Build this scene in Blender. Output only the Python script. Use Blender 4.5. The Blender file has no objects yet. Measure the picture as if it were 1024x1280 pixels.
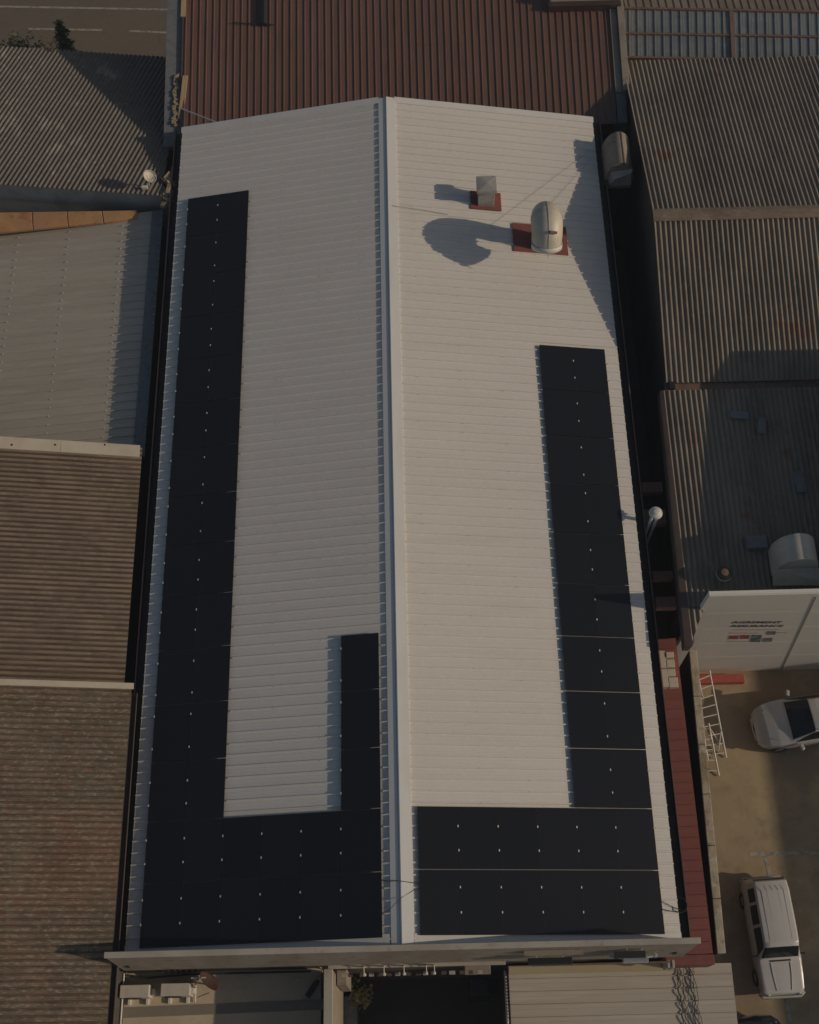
import bpy, bmesh, math, random
from mathutils import Vector, Matrix
random.seed(7)
SC = bpy.context.scene
COL = SC.collection
R = math.radians
# ------------------------------------------------------------------ camera model
F_PX, CAM = 1564.169, Vector((0.53756, -3.87242, 35.35443))
ROT = Matrix(((0.99967977, 0.02524326, 0.00141092), (-0.02228246, 0.90604666, -0.42259076), (-0.01194593, 0.42242423, 0.90631951)))
def ray(x, y): return ROT @ Vector(((x-512)/F_PX, -(y-640)/F_PX, -1.0))
def at(x, y, z):                                   # point of the scene at height z seen at photo pixel x, y
    d = ray(x, y); return CAM + d*((z-CAM.z)/d.z)
def at_plane(x, y, n, o):
    d = ray(x, y); n = Vector(n); return CAM + d*(n.dot(Vector(o)-CAM)/n.dot(d))
GZ = -8.5                                          # street level (0 = ridge of the white roof)
S = 0.174226                                       # pitch of the white roof
SUN_EL, SUN_AZ = R(23.2), R(9.5)
# ------------------------------------------------------------------ mesh helper
OFF = {}
class MB:
    def __init__(s): s.v = []; s.f = []; s.g = set(); s.gth = .9
    def add(s, vs, fs):
        n = len(s.v); s.v += [Vector(p) for p in vs]; s.f += [tuple(i+n for i in f) for f in fs]
    def box(s, x0, y0, z0, x1, y1, z1):
        s.hexa([(x0,y0,z0),(x1,y0,z0),(x1,y1,z0),(x0,y1,z0)], [(x0,y0,z1),(x1,y0,z1),(x1,y1,z1),(x0,y1,z1)]); return s
    def hexa(s, b, t):
        k = len(b)
        s.add(list(b)+list(t), [tuple(range(k))[::-1], tuple(range(k, 2*k))]+[(i, (i+1) % k, (i+1) % k+k, i+k) for i in range(k)]); return s
    def obox(s, c, ax, ay, az):                    # box from centre and three half-axis vectors
        c, ax, ay, az = map(Vector, (c, ax, ay, az))
        b = [c-ax-ay-az, c+ax-ay-az, c+ax+ay-az, c-ax+ay-az]
        s.hexa(b, [p+2*az for p in b]); return s
    def quad(s, a, b, c, d): s.add([a,b,c,d], [(0,1,2,3)]); return s
    def prism(s, poly, ext):
        ext = Vector(ext); b = [Vector(p) for p in poly]; s.hexa(b, [p+ext for p in b]); return s
    def tube(s, pts, r, n=8, cap=True):
        pts = [Vector(p) for p in pts]; rr = r if isinstance(r, (list, tuple)) else [r]*len(pts)
        rings = []
        for i, p in enumerate(pts):
            d = (pts[min(i+1, len(pts)-1)]-pts[max(i-1, 0)]).normalized()
            u = d.orthogonal().normalized() if i == 0 else (u-d*u.dot(d)).normalized()
            w = d.cross(u)
            rings.append([p+(u*math.cos(a)+w*math.sin(a))*rr[i] for a in [2*math.pi*k/n for k in range(n)]])
        s.add([q for g in rings for q in g], [(i*n+k, i*n+(k+1) % n, (i+1)*n+(k+1) % n, (i+1)*n+k) for i in range(len(pts)-1) for k in range(n)]
              + ([tuple(range(n))[::-1], tuple(range((len(pts)-1)*n, len(pts)*n))] if cap else [])); return s
    def lathe(s, prof, c, n=16, axis=(0,0,1)):
        c = Vector(c); q = Vector((0,0,1)).rotation_difference(Vector(axis)); m = len(prof)
        s.add([c+q @ Vector((r*math.cos(2*math.pi*k/n), r*math.sin(2*math.pi*k/n), h)) for r, h in prof for k in range(n)],
              [(i*n+k, i*n+(k+1) % n, (i+1)*n+(k+1) % n, (i+1)*n+k) for i in range(m-1) for k in range(n)]); return s
    def sheet(s, P0, PU, PV, pitch, prof, courses=1, lap=.1, lift=.014, n=None, jit=0., sub=2, up=True):
        """ribbed sheet: profile repeats along P0->PU, ribs run along P0->PV; courses overlap like real sheets"""
        P0, PU, PV = Vector(P0), Vector(PU), Vector(PV); U, V = PU-P0, PV-P0
        N = U.cross(V).normalized(); N = N if N.z > 0 else -N
        k = max(1, round(U.length/pitch)); L = V.length
        us = []
        for i in range(k):
            for t, h in prof: us.append(((i+t)/k, h, i))
        us.append((1.0, prof[0][1], k-1))
        lowfirst = P0.z <= PV.z
        for c in range(courses):
            a, b = c/courses, (c+1)/courses
            if courses > 1:
                if lowfirst: b = min(1, b+lap/L)
                else: a = max(0, a-lap/L)
            rows = []
            jj = [random.uniform(-jit, jit) for _ in range(k//5+2)]
            for q in range(sub+1):
                v = a+(b-a)*q/sub
                low = (1-q/sub) if lowfirst else q/sub
                rows.append([P0+U*u+V*v+N*(h+(lift*low if courses > 1 else 0)+jj[i//5]*(.4+.6*low)) for u, h, i in us])
            m = len(us); n0 = len(s.f); lo_ = min(h for _, h in prof)
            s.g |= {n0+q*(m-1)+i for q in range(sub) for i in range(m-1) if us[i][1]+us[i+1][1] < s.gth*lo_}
            s.add([p for r in rows for p in r], [(q*m+i, q*m+i+1, (q+1)*m+i+1, (q+1)*m+i) for q in range(sub) for i in range(m-1)])
        return s
    def build(s, name, mat, parent=None, loc=None, smooth=False, bev=0, thick=0, autos=None, clip=None, grime=None):
        loc = Vector(loc) if loc is not None else Vector((0,0,0))
        off = OFF.get(parent.name, Vector((0,0,0))) if parent else loc
        me = bpy.data.meshes.new(name); me.from_pydata([p-off for p in s.v], [], s.f)
        if mat: me.materials.append(mat)
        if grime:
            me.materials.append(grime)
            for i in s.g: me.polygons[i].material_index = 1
        bm = bmesh.new(); bm.from_mesh(me)
        if clip:
            for co, no in clip:
                bmesh.ops.bisect_plane(bm, geom=bm.verts[:]+bm.edges[:]+bm.faces[:], plane_co=Vector(co)-off, plane_no=no, clear_outer=True)
        if thick == 0: bmesh.ops.recalc_face_normals(bm, faces=bm.faces[:])
        if autos:
            for f in bm.faces: f.smooth = True
            for e in bm.edges:
                if len(e.link_faces) == 2 and e.calc_face_angle(0) > autos: e.smooth = False
        elif smooth:
            for f in bm.faces: f.smooth = True
        bm.to_mesh(me); bm.free()
        o = bpy.data.objects.new(name, me); COL.objects.link(o)
        if parent: o.parent = parent
        else: o.location = loc
        OFF[o.name] = off
        if thick:
            md = o.modifiers.new('thickness', 'SOLIDIFY'); md.thickness = thick; md.offset = -1
        if bev:
            md = o.modifiers.new('bevel', 'BEVEL'); md.width = bev; md.segments = 2; md.limit_method = 'ANGLE'
        return o
def tag(o, label=None, cat=None, group=None, kind=None):
    if label: o['label'] = label
    if cat: o['category'] = cat
    if group: o['group'] = group
    if kind: o['kind'] = kind
    return o
def thing(name, label, cat, loc=(0,0,0), group=None):
    o = bpy.data.objects.new(name, None); COL.objects.link(o); o.location = loc; o.empty_display_size = .2
    OFF[o.name] = Vector(loc); return tag(o, label, cat, group)
# ------------------------------------------------------------------ materials
def mat(name, c, rough=.6, metal=0., var=(), bump=None, spec=.5, rnd=0., coat=0.):
    """var: list of (colour, noise scale, threshold, softness, amount, stretch) layers mixed over the base colour"""
    m = bpy.data.materials.new(name); m.use_nodes = True
    nt = m.node_tree; nd = nt.nodes; ln = nt.links; b = nd['Principled BSDF']
    b.inputs['Roughness'].default_value = rough; b.inputs['Metallic'].default_value = metal
    b.inputs['Specular IOR Level'].default_value = spec; b.inputs['Coat Weight'].default_value = coat
    tc = nd.new('ShaderNodeTexCoord'); last = None
    rgb = nd.new('ShaderNodeRGB'); rgb.outputs[0].default_value = (*c, 1); last = rgb.outputs[0]
    def noise(scale, stretch, det=6):
        mp = nd.new('ShaderNodeMapping'); mp.inputs['Scale'].default_value = stretch; ln.new(tc.outputs['Object'], mp.inputs[0])
        n = nd.new('ShaderNodeTexNoise'); n.inputs['Scale'].default_value = scale; n.inputs['Detail'].default_value = det
        n.inputs['Roughness'].default_value = .62; ln.new(mp.outputs[0], n.inputs['Vector']); return n
    for col, sc, th, soft, amt, st in var:
        n = noise(sc, st); r = nd.new('ShaderNodeMapRange'); r.interpolation_type = 'SMOOTHSTEP'
        r.inputs['From Min'].default_value = th-soft; r.inputs['From Max'].default_value = th+soft; r.inputs['To Max'].default_value = amt
        ln.new(n.outputs['Fac'], r.inputs['Value'])
        mx = nd.new('ShaderNodeMix'); mx.data_type = 'RGBA'; ln.new(r.outputs[0], mx.inputs['Factor']); ln.new(last, mx.inputs[6])
        mx.inputs[7].default_value = (*col, 1); last = mx.outputs[2]
    if rnd:
        oi = nd.new('ShaderNodeObjectInfo'); r = nd.new('ShaderNodeMapRange'); r.inputs['To Min'].default_value = 1-rnd; r.inputs['To Max'].default_value = 1+rnd
        ln.new(oi.outputs['Random'], r.inputs['Value']); h = nd.new('ShaderNodeHueSaturation'); ln.new(r.outputs[0], h.inputs['Value']); ln.new(last, h.inputs['Color']); last = h.outputs[0]
    ln.new(last, b.inputs['Base Color'])
    if bump:
        n = noise(bump[0], bump[2] if len(bump) > 2 else (1,1,1)); bp = nd.new('ShaderNodeBump'); bp.inputs['Strength'].default_value = 1.0; bp.inputs['Distance'].default_value = bump[1]
        ln.new(n.outputs['Fac'], bp.inputs['Height']); ln.new(bp.outputs[0], b.inputs['Normal'])
    return m
U1 = (1,1,1)
M = {}
M['white'] = mat('white_sheet', (.73,.685,.625), .5, var=[((.64,.59,.53), .3, .5, .25, .45, (.6,1.2,1)), ((.54,.48,.41), 1.3, .63, .14, .22, (.12,2.2,1)), ((.8,.78,.75), 7, .58, .1, .25, U1)], bump=(3, .004))
M['flash'] = mat('white_flashing', (.72,.70,.67), .45, var=[((.58,.55,.5), 1.2, .58, .15, .45, (1,.3,1))])
M['brown_trim'] = mat('brown_trim', (.055,.036,.032), .5, var=[((.11,.06,.05), 2, .58, .12, .6, U1)])
M['lip'] = mat('gutter_lip', (.20,.10,.085), .5, var=[((.09,.05,.04), 1.5, .55, .15, .6, U1)])
M['pv'] = mat('pv_glass', (.0125,.0135,.0175), .35, spec=.35, rnd=.12)
M['pvf'] = mat('pv_frame', (.012,.012,.014), .45)
M['alu'] = mat('aluminium', (.62,.62,.62), .35, .8)
M['fib'] = mat('fibre_cement', (.285,.215,.155), .92, spec=.2, var=[((.16,.12,.09), 1.1, .5, .16, .6, U1), ((.34,.29,.24), 9, .6, .08, .55, (.5,1,1)), ((.11,.08,.06), 4, .6, .1, .5, (.35,1,1)), ((.45,.40,.34), 22, .70, .03, .6, U1)], bump=(30,.004))
M['fib_red'] = mat('fibre_cement_lichen', (.215,.170,.125), .92, spec=.2, var=[((.13,.10,.07), 1.1, .5, .16, .65, U1), ((.30,.145,.095), .33, .58, .10, .5, U1), ((.37,.31,.23), 12, .57, .07, .75, (.5,1,1)), ((.28,.12,.08), 3.2, .62, .07, .55, U1), ((.09,.07,.05), 8, .58, .1, .55, (.35,1,1)), ((.48,.43,.34), 20, .68, .03, .7, U1)], bump=(30,.005))
M['fib_grey'] = mat('fibre_cement_grey', (.28,.228,.175), .9, spec=.2, var=[((.14,.11,.09), .8, .52, .16, .65, (1,.25,1)), ((.34,.29,.24), 6, .6, .1, .5, (1,.3,1)), ((.25,.10,.06), .55, .66, .05, .7, U1), ((.5,.46,.4), 20, .7, .03, .5, U1)], bump=(25,.004))
M['fib_a'] = mat('fibre_cement_patchy', (.20,.17,.145), .9, spec=.2, var=[((.46,.40,.33), .55, .60, .05, .7, (1,.6,1)), ((.17,.14,.12), .9, .52, .14, .6, U1), ((.5,.45,.38), 7, .66, .05, .7, (.5,1,1)), ((.12,.10,.085), 4, .6, .1, .5, U1)], bump=(25,.004))
M['grime'] = mat('valley_moss', (.115,.082,.056), .95, spec=.1, var=[((.19,.145,.11), 3, .55, .14, .7, (.3,1,1)), ((.07,.05,.035), 1.0, .55, .15, .6, U1)])  # darker tone for the low faces of the corrugations
M['grime_red'] = mat('valley_moss_red', (.125,.085,.052), .95, spec=.1, var=[((.19,.085,.055), .5, .55, .12, .6, U1), ((.21,.16,.11), 3, .55, .14, .7, (.3,1,1)), ((.07,.05,.035), 1.0, .55, .15, .6, U1)])  # redder dark tone for the low faces of the corrugations
M['cream_sheet'] = mat('cream_sheet', (.54,.48,.395), .55, var=[((.43,.375,.30), .7, .5, .18, .5, (.25,1.5,1)), ((.68,.61,.52), 2.5, .6, .1, .4, (.15,2,1))])
M['cream'] = mat('cream_paint', (.56,.49,.38), .7, var=[((.42,.35,.26), 1.3, .55, .15, .5, U1)])
M['brown_sheet'] = mat('brown_sheet', (.175,.094,.066), .5, var=[((.205,.105,.085), .6, .52, .15, .6, (1,.3,1)), ((.20,.155,.11), 1.4, .66, .08, .35, (1,.12,1)), ((.12,.06,.05), 2.2, .58, .12, .5, (2,.15,1))])
M['red_sheet'] = mat('red_oxide_sheet', (.37,.125,.10), .6, var=[((.28,.095,.075), .9, .52, .15, .6, U1), ((.38,.15,.125), 4, .6, .1, .4, (.3,1,1))])
M['red_flash'] = mat('red_flashing', (.25,.075,.06), .7, var=[((.17,.055,.045), 2, .52, .15, .6, U1)])
M['vent'] = mat('galvanised_cream', (.58,.52,.43), .5, .05, var=[((.44,.385,.31), 1.6, .55, .14, .6, U1), ((.66,.61,.53), 5, .6, .1, .4, (1,1,.3)), ((.22,.13,.08), 2.4, .70, .04, .5, (1,1,.4))])
M['galv'] = mat('galvanised', (.47,.44,.40), .5, .1, var=[((.28,.265,.25), 2, .52, .14, .6, U1)])
M['wall_brown'] = mat('brown_wall', (.12,.085,.07), .85, var=[((.07,.05,.042), .8, .52, .2, .7, U1)])
M['wall_dark'] = mat('dark_wall', (.085,.075,.068), .9, var=[((.05,.045,.04), .8, .52, .2, .7, U1)])
M['slate'] = mat('slate_render', (.50,.46,.42), .85, var=[((.34,.325,.31), .35, .52, .03, .6, (1,1,.4)), ((.26,.245,.22), 2, .6, .15, .5, U1)])
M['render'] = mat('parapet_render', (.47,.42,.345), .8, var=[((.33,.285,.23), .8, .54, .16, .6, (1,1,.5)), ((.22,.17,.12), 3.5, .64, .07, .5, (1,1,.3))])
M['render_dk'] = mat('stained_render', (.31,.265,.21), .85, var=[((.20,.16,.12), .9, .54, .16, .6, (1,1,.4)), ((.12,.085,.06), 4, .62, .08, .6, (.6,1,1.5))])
M['facade'] = mat('white_facade', (.86,.81,.73), .65, var=[((.76,.70,.60), .35, .5, .2, .6, (1,1,.3)), ((.72,.63,.50), 1.5, .64, .12, .4, (2,1,.3))])
M['joint'] = mat('panel_joint', (.30,.275,.24), .8)
M['letter'] = mat('lettering_grey', (.055,.05,.047), .7)
M['letter_lt'] = mat('lettering_pale', (.42,.38,.33), .7)
M['poster_red'] = mat('poster_red', (.35,.06,.05), .6, var=[((.5,.30,.25), 9, .56, .04, .8, U1)])
M['poster_teal'] = mat('poster_teal', (.10,.14,.15), .6, var=[((.40,.42,.40), 7, .56, .05, .8, U1)])
M['poster_grey'] = mat('poster_grey', (.17,.15,.14), .6, var=[((.40,.32,.28), 7, .54, .05, .8, U1)])
M['tile'] = mat('terracotta_tile', (.46,.25,.125), .8, var=[((.38,.13,.05), 2.2, .55, .06, .7, U1), ((.58,.33,.13), 1.2, .55, .1, .6, U1)], bump=(12,.01))
M['concrete'] = mat('terrace_concrete', (.60,.49,.35), .9, var=[((.46,.37,.27), .8, .52, .18, .6, U1), ((.66,.50,.29), .6, .6, .12, .6, U1), ((.38,.31,.23), 5, .62, .1, .4, U1)], bump=(20,.004))
M['band'] = mat('terrace_band', (.24,.205,.165), .9, var=[((.30,.25,.2), 2, .55, .15, .6, U1)])
M['asphalt'] = mat('street_asphalt', (.165,.128,.10), .95, var=[((.20,.155,.12), .12, .5, .2, .7, U1), ((.13,.10,.08), 3, .6, .15, .5, U1), ((.20,.15,.09), .09, .62, .06, .5, (.6,1,1))], bump=(30,.006))
M['yard'] = mat('yard_concrete', (.40,.305,.19), .95, var=[((.27,.20,.13), .28, .50, .10, .75, U1), ((.50,.38,.22), .6, .56, .10, .6, U1), ((.24,.18,.115), 1.6, .62, .12, .5, U1), ((.20,.15,.10), 7, .68, .08, .35, U1)], bump=(25,.005))
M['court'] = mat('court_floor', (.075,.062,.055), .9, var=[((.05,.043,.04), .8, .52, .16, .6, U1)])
M['line'] = mat('road_paint', (.42,.38,.32), .8, var=[((.12,.10,.08), 5, .55, .12, .8, U1)])
M['glassroof'] = mat('translucent_sheet', (.22,.235,.24), .4, var=[((.13,.145,.155), .7, .52, .16, .6, (.4,1,1)), ((.34,.345,.335), 3, .62, .1, .4, U1)])
M['rust'] = mat('rusty_frame', (.20,.125,.095), .8, var=[((.12,.07,.05), 3, .55, .12, .6, U1)])
M['timber'] = mat('timber', (.50,.35,.19), .8, var=[((.36,.24,.13), 2, .5, .15, .6, (6,.3,1))])
M['rubble'] = mat('mortar_rubble', (.42,.34,.22), .95, var=[((.24,.17,.09), 6, .52, .1, .7, U1)], bump=(14,.03))
M['carwhite'] = mat('car_paint_white', (.62,.59,.545), .28, coat=.5, var=[((.55,.515,.465), 1.2, .55, .2, .5, U1)])
M['carsilver'] = mat('car_paint_silver_white', (.54,.52,.49), .25, .2, coat=.6)
M['cardark'] = mat('car_paint_navy', (.022,.028,.04), .25, coat=.6)
M['carglass'] = mat('car_glass', (.012,.016,.018), .08, spec=.6)
M['rubber'] = mat('tyre_rubber', (.02,.02,.02), .8)
M['blackp'] = mat('black_plastic', (.02,.02,.021), .5)
M['lamp_glass'] = mat('headlamp_glass', (.55,.55,.52), .12, .3)
M['amber'] = mat('tail_lamp_red', (.22,.03,.02), .3)
M['chrome'] = mat('chrome', (.7,.69,.66), .3, .7)
M['ac'] = mat('air_conditioner_cream', (.58,.53,.45), .6, var=[((.45,.40,.33), 3, .58, .12, .5, U1)])
M['dish'] = mat('rusty_dish', (.085,.048,.038), .7)
M['whitepaint'] = mat('white_paint', (.70,.66,.59), .55, var=[((.5,.45,.38), 6, .62, .1, .5, U1)])
M['orange_rust'] = mat('ochre_stain', (.46,.36,.21), .8, var=[((.42,.33,.2), 2, .55, .15, .6, (1,1,1))])
M['box_grey'] = mat('weathered_grey', (.19,.195,.20), .8, var=[((.12,.12,.125), 4, .55, .12, .6, U1)])
M['alley'] = mat('alley_beam', (.46,.23,.17), .8, var=[((.30,.15,.11), 3, .55, .12, .6, U1)])
M['leaf'] = mat('leaves_green', (.07,.085,.045), .7, var=[((.12,.13,.065), 5, .55, .12, .8, U1)])
M['leaf_y'] = mat('leaves_yellow_green', (.34,.30,.12), .7, var=[((.18,.19,.07), 6, .55, .12, .8, U1)])
M['bark'] = mat('bark', (.08,.06,.045), .9)
M['redcurb'] = mat('red_painted_kerb', (.42,.085,.065), .7, var=[((.55,.2,.16), 5, .62, .1, .5, U1)])
M['paper'] = mat('cream_crate', (.62,.54,.43), .75, var=[((.5,.42,.32), 4, .55, .12, .5, U1)])
M['wallcap'] = mat('wall_coping', (.46,.39,.29), .85, var=[((.24,.18,.11), 1.3, .52, .1, .85, (1,.5,1)), ((.60,.54,.44), 2.5, .6, .08, .6, U1), ((.16,.12,.08), 4, .6, .08, .6, U1)], bump=(14,.01))
M['cable'] = mat('cable_black', (.03,.027,.025), .6)
# ------------------------------------------------------------------ ribbed profiles
SIN = [(i/10, .031*math.cos(2*math.pi*i/10)) for i in range(10)]
TRAP = [(0,0), (.13,0), (.15,.005), (.19,.005), (.21,0), (.415,0), (.455,.043), (.545,.043), (.585,0), (.79,0), (.81,.005), (.85,.005), (.87,0)]
BOXRIB = [(0,.0), (.36,.0), (.40,-.03), (.60,-.03), (.64,0)]
BROWN = [(0,0), (.40,0), (.44,.036), (.56,.036), (.60,0)]
BEIGE = [(0,0), (.25,0), (.27,.006), (.30,.006), (.32,0), (.83,0), (.865,.038), (.935,.038), (.97,0)]
# ================================================================== SETTING
g = MB(); g.quad((-90,-60,GZ), (110,-60,GZ), (110,140,GZ), (-90,140,GZ)); tag(g.build('ground', M['asphalt']), kind='structure')
y = MB(); y.quad((9.9,-14,GZ+.004), (33.8,-14,GZ+.004), (33.8,10.4,GZ+.004), (9.9,10.4,GZ+.004)); tag(y.build('yard_pavement', M['yard']), kind='structure')
rd = MB()
a, b = at(-60,7,GZ), at(215,12,GZ); rd.quad(a+Vector((0,-.06,.008)), b+Vector((0,-.06,.008)), b+Vector((0,.06,.008)), a+Vector((0,.06,.008)))
a, b = at(35,36,GZ), at(128,37.5,GZ); rd.quad(a+Vector((0,-.06,.008)), b+Vector((0,-.06,.008)), b+Vector((0,.06,.008)), a+Vector((0,.06,.008)))
a, b = at(161,38.5,GZ), at(217,41,GZ); rd.quad(a+Vector((0,-.06,.008)), b+Vector((0,-.06,.008)), b+Vector((0,.06,.008)), a+Vector((0,.06,.008)))
tag(rd.build('road_markings', M['line']), kind='structure')
pk = MB()
def strip2(mb, p, q, w):
    d = (q-p).normalized(); n = Vector((-d.y, d.x, 0))*w/2; up = Vector((0,0,.010)); mb.quad(p-n+up, q-n+up, q+n+up, p+n+up)
strip2(pk, at(937,1068,GZ), at(1060,1065,GZ), .12); strip2(pk, at(957,1071,GZ), at(964,1100,GZ), .12); strip2(pk, at(981,1240,GZ), at(992,1300,GZ), .12)
tag(pk.build('parking_markings', M['line']), kind='structure')
# ================================================================== WHITE-ROOFED FACTORY
XE, YA, YB = 7.80, -.20, 29.55                     # eaves, front, back
PANZ = .105                                        # sheet plane lies this far below panel plane
cs, sn = math.cos(S), math.sin(S)
def slope_pt(side, u, v, h=0.):                    # u down the slope from the ridge, v along the ridge, h above the sheet
    return Vector((side*(u*cs+(h-PANZ)*sn), v, -u*sn+(h-PANZ)*cs))
UE = XE/cs
fac = thing('factory_building', 'long factory building with white ribbed gable roof carrying the solar panels', 'building', (0, 14.7, GZ))
w = MB(); w.prism([(-7.6,-.3,GZ), (7.6,-.3,GZ), (7.6,-.3,-1.62), (0,-.3,-.3), (-7.6,-.3,-1.62)], (0, 29.75, 0)); w.build('wall', M['wall_brown'], fac)
for sd in (-1, 1):
    MB().sheet(slope_pt(sd, 0, YA), slope_pt(sd, 0, YB), slope_pt(sd, UE, YA), .3333, TRAP, sub=10, jit=.003).build('roof_slope', M['white'], fac, thick=.006)
rc = MB()
def strip_prof(mb, prof, y0, y1):                  # extrude an open XZ profile along Y
    n = len(prof); mb.add([(x, y0, z) for x, z in prof]+[(x, y1, z) for x, z in prof], [(i, i+1, n+i+1, n+i) for i in range(n-1)])
def sp(side, u, h): p = slope_pt(side, u, 0, h); return (p.x, p.z)
strip_prof(rc, [sp(-1,.31,.0), sp(-1,.31,.048), sp(-1,.08,.052), sp(-1,.06,.053)], YA-.05, YB+.02)
rcb = MB(); strip_prof(rcb, [sp(-1,.05,.056), sp(-1,.04,.078), (.0,-.020), sp(1,.34,.052), sp(1,.345,.0)], YA-.05, YB+.02)
rc.build('ridge_cap', M['flash'], fac, thick=.004); rcb.build('ridge_cap', M['flash'], fac, thick=.004)
for sd in (-1, 1):
    bf = MB()
    a0, a1 = slope_pt(sd, .3, YB-.2, .045), slope_pt(sd, UE+.02, YB-.2, .045); c0, c1 = slope_pt(sd, .3, YB+.06, .075), slope_pt(sd, UE+.02, YB+.06, .075)
    dn = Vector((0,.02,-.22))
    bf.quad(a0, a1, c1, c0); bf.quad(c0, c1, c1+dn, c0+dn); bf.build('barge_flashing', M['flash'], fac, thick=.004)
    # front closure flashing inside the parapet
    ff = MB(); ff.quad(slope_pt(sd,.35,-.2,.046), slope_pt(sd,UE,-.2,.046), slope_pt(sd,UE,.10,.046), slope_pt(sd,.35,.10,.046)); ff.build('apron_flashing', M['flash'], fac, thick=.004)
    # box gutter along the eave
    gt = MB(); x0, zt = sd*7.62, -1.60
    strip_prof(gt, [(x0, zt-.05), (x0, zt-.26), (sd*8.06, zt-.26), (sd*8.06, zt-.02), (sd*8.09, zt-.02)], -.2, 29.7)
    gt.build('gutter', M['brown_trim'], fac, thick=.006)
    MB().box(min(sd*8.065, sd*8.10), -.2, zt-.12, max(sd*8.065, sd*8.10), 29.7, zt-.012).build('gutter_lip', M['lip'], fac)
pp = MB()
pp.hexa([(-7.74,-.56,-1.32), (7.74,-.56,-1.32), (7.74,-.10,-1.32), (-7.74,-.10,-1.32)], [(-7.97,-.34,.0), (7.97,-.34,.0), (7.97,-.23,.0), (-7.97,-.23,.0)])
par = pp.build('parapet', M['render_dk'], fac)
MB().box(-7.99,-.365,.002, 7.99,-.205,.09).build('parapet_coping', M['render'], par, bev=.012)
for xx in (-7.55, 7.45):
    MB().obox((xx,-.485,-.92), (.05,0,0), (0,.03,-.01), (0,.015,.09)).build('drain_hole', M['blackp'], par)
lw = MB().box(-7.66,-.42,-2.9, 7.66,-.32,-1.325); lw.build('front_wall', M['render_dk'], fac)
for sd in (-1, 1):
    q = MB()
    for u in (.9, 2.35, 3.8, 5.25, 6.7):
        for k in range(89):
            if random.random() < .3:
                p = slope_pt(sd, u+random.uniform(-.02,.02), YA+.1667+k*.3333, .044); q.obox(p, (.010,0,0), (0,.010,0), (0,0,.005))
    tag(q.build('fixing_screw', M['joint'], fac), kind='stuff')
# ------------------------------------------------------------------ solar panels
PW, PH = 1.154, 1.742
ORD = ['', 'first', 'second', 'third', 'fourth', 'fifth', 'sixth', 'seventh', 'eighth', 'ninth', 'tenth', 'eleventh', 'twelfth', 'thirteenth', 'fourteenth', 'fifteenth']
pw, ph, th = 1.144, 1.718, .035
fr = MB()
for x0, y0, x1, y1 in ((-pw/2,-ph/2,pw/2,-ph/2+.014), (-pw/2,ph/2-.014,pw/2,ph/2), (-pw/2,-ph/2+.014,-pw/2+.014,ph/2-.014), (pw/2-.014,-ph/2+.014,pw/2,ph/2-.014)):
    fr.box(x0, y0, -th, x1, y1, 0)
gl = MB(); gl.box(-pw/2+.0145, -ph/2+.0145, -.010, pw/2-.0145, ph/2-.0145, -.003)
rl = MB().box(-.17,-.02,-.066, .17,.02,-.037)
cl = MB().box(-.016,-.031,-.010, .016,.031,.009)
FR = fr.build('frame', M['pvf']); GL = gl.build('glass', M['pv']); RL = rl.build('rail', M['alu']); CL = cl.build('clamp', M['whitepaint'])
proto_used = {'frame': False, 'glass': False, 'rail': False, 'clamp': False}
def inst(src, kind, par, loc):
    if proto_used[kind]: o = src.copy(); COL.objects.link(o)
    else: o = src; proto_used[kind] = True
    o.parent = par; o.location = loc; return o
cells = {}
for c in range(6):
    for r in range(2): cells[(1,c,r)] = cells[(-1,c,r)] = 1
for r in range(2,11):
    for c in (4,5): cells[(1,c,r)] = 1
for r in range(2,15):
    for c in (4,5): cells[(-1,c,r)] = 1
for r in range(2,5): cells[(-1,0,r)] = 1
RIB0 = YA+.1667
def near_rib(v): return RIB0+round((v-RIB0)/.3333)*.3333
for (sd, c, r) in sorted(cells):
    u0, v0 = (.5011, .031) if sd > 0 else (.5424, 0.)
    u, v = u0+(c+.5)*PW, v0+(r+.5)*PH
    side = 'right' if sd > 0 else 'left'
    pos = 'row %s from front parapet' % ORD[r+1]
    e = thing('solar_panel', 'black solar panel on %s roof slope, %s row from front parapet, %s column from ridge' % (side, ORD[r+1], ORD[c+1]), 'solar panel', (0,0,0), 'black solar panels on the white roof')
    e.location = slope_pt(sd, u, v, PANZ+random.uniform(-.003,.003)); e.rotation_euler = (0, sd*S+random.uniform(-.002,.002), 0)
    inst(FR, 'frame', e, (0,0,0)); inst(GL, 'glass', e, (0,0,0))
    for q in (.27, .73):
        vr = near_rib(v0+(r+q)*PH)-v
        inst(CL, 'clamp', e, (sd*PW/2, vr, 0)); inst(RL, 'rail', e, (sd*PW/2-sd*.10, vr, 0))
        if (sd, c-1, r) not in cells:
            inst(RL, 'rail', e, (-sd*PW/2+sd*.10, vr, 0))
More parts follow.
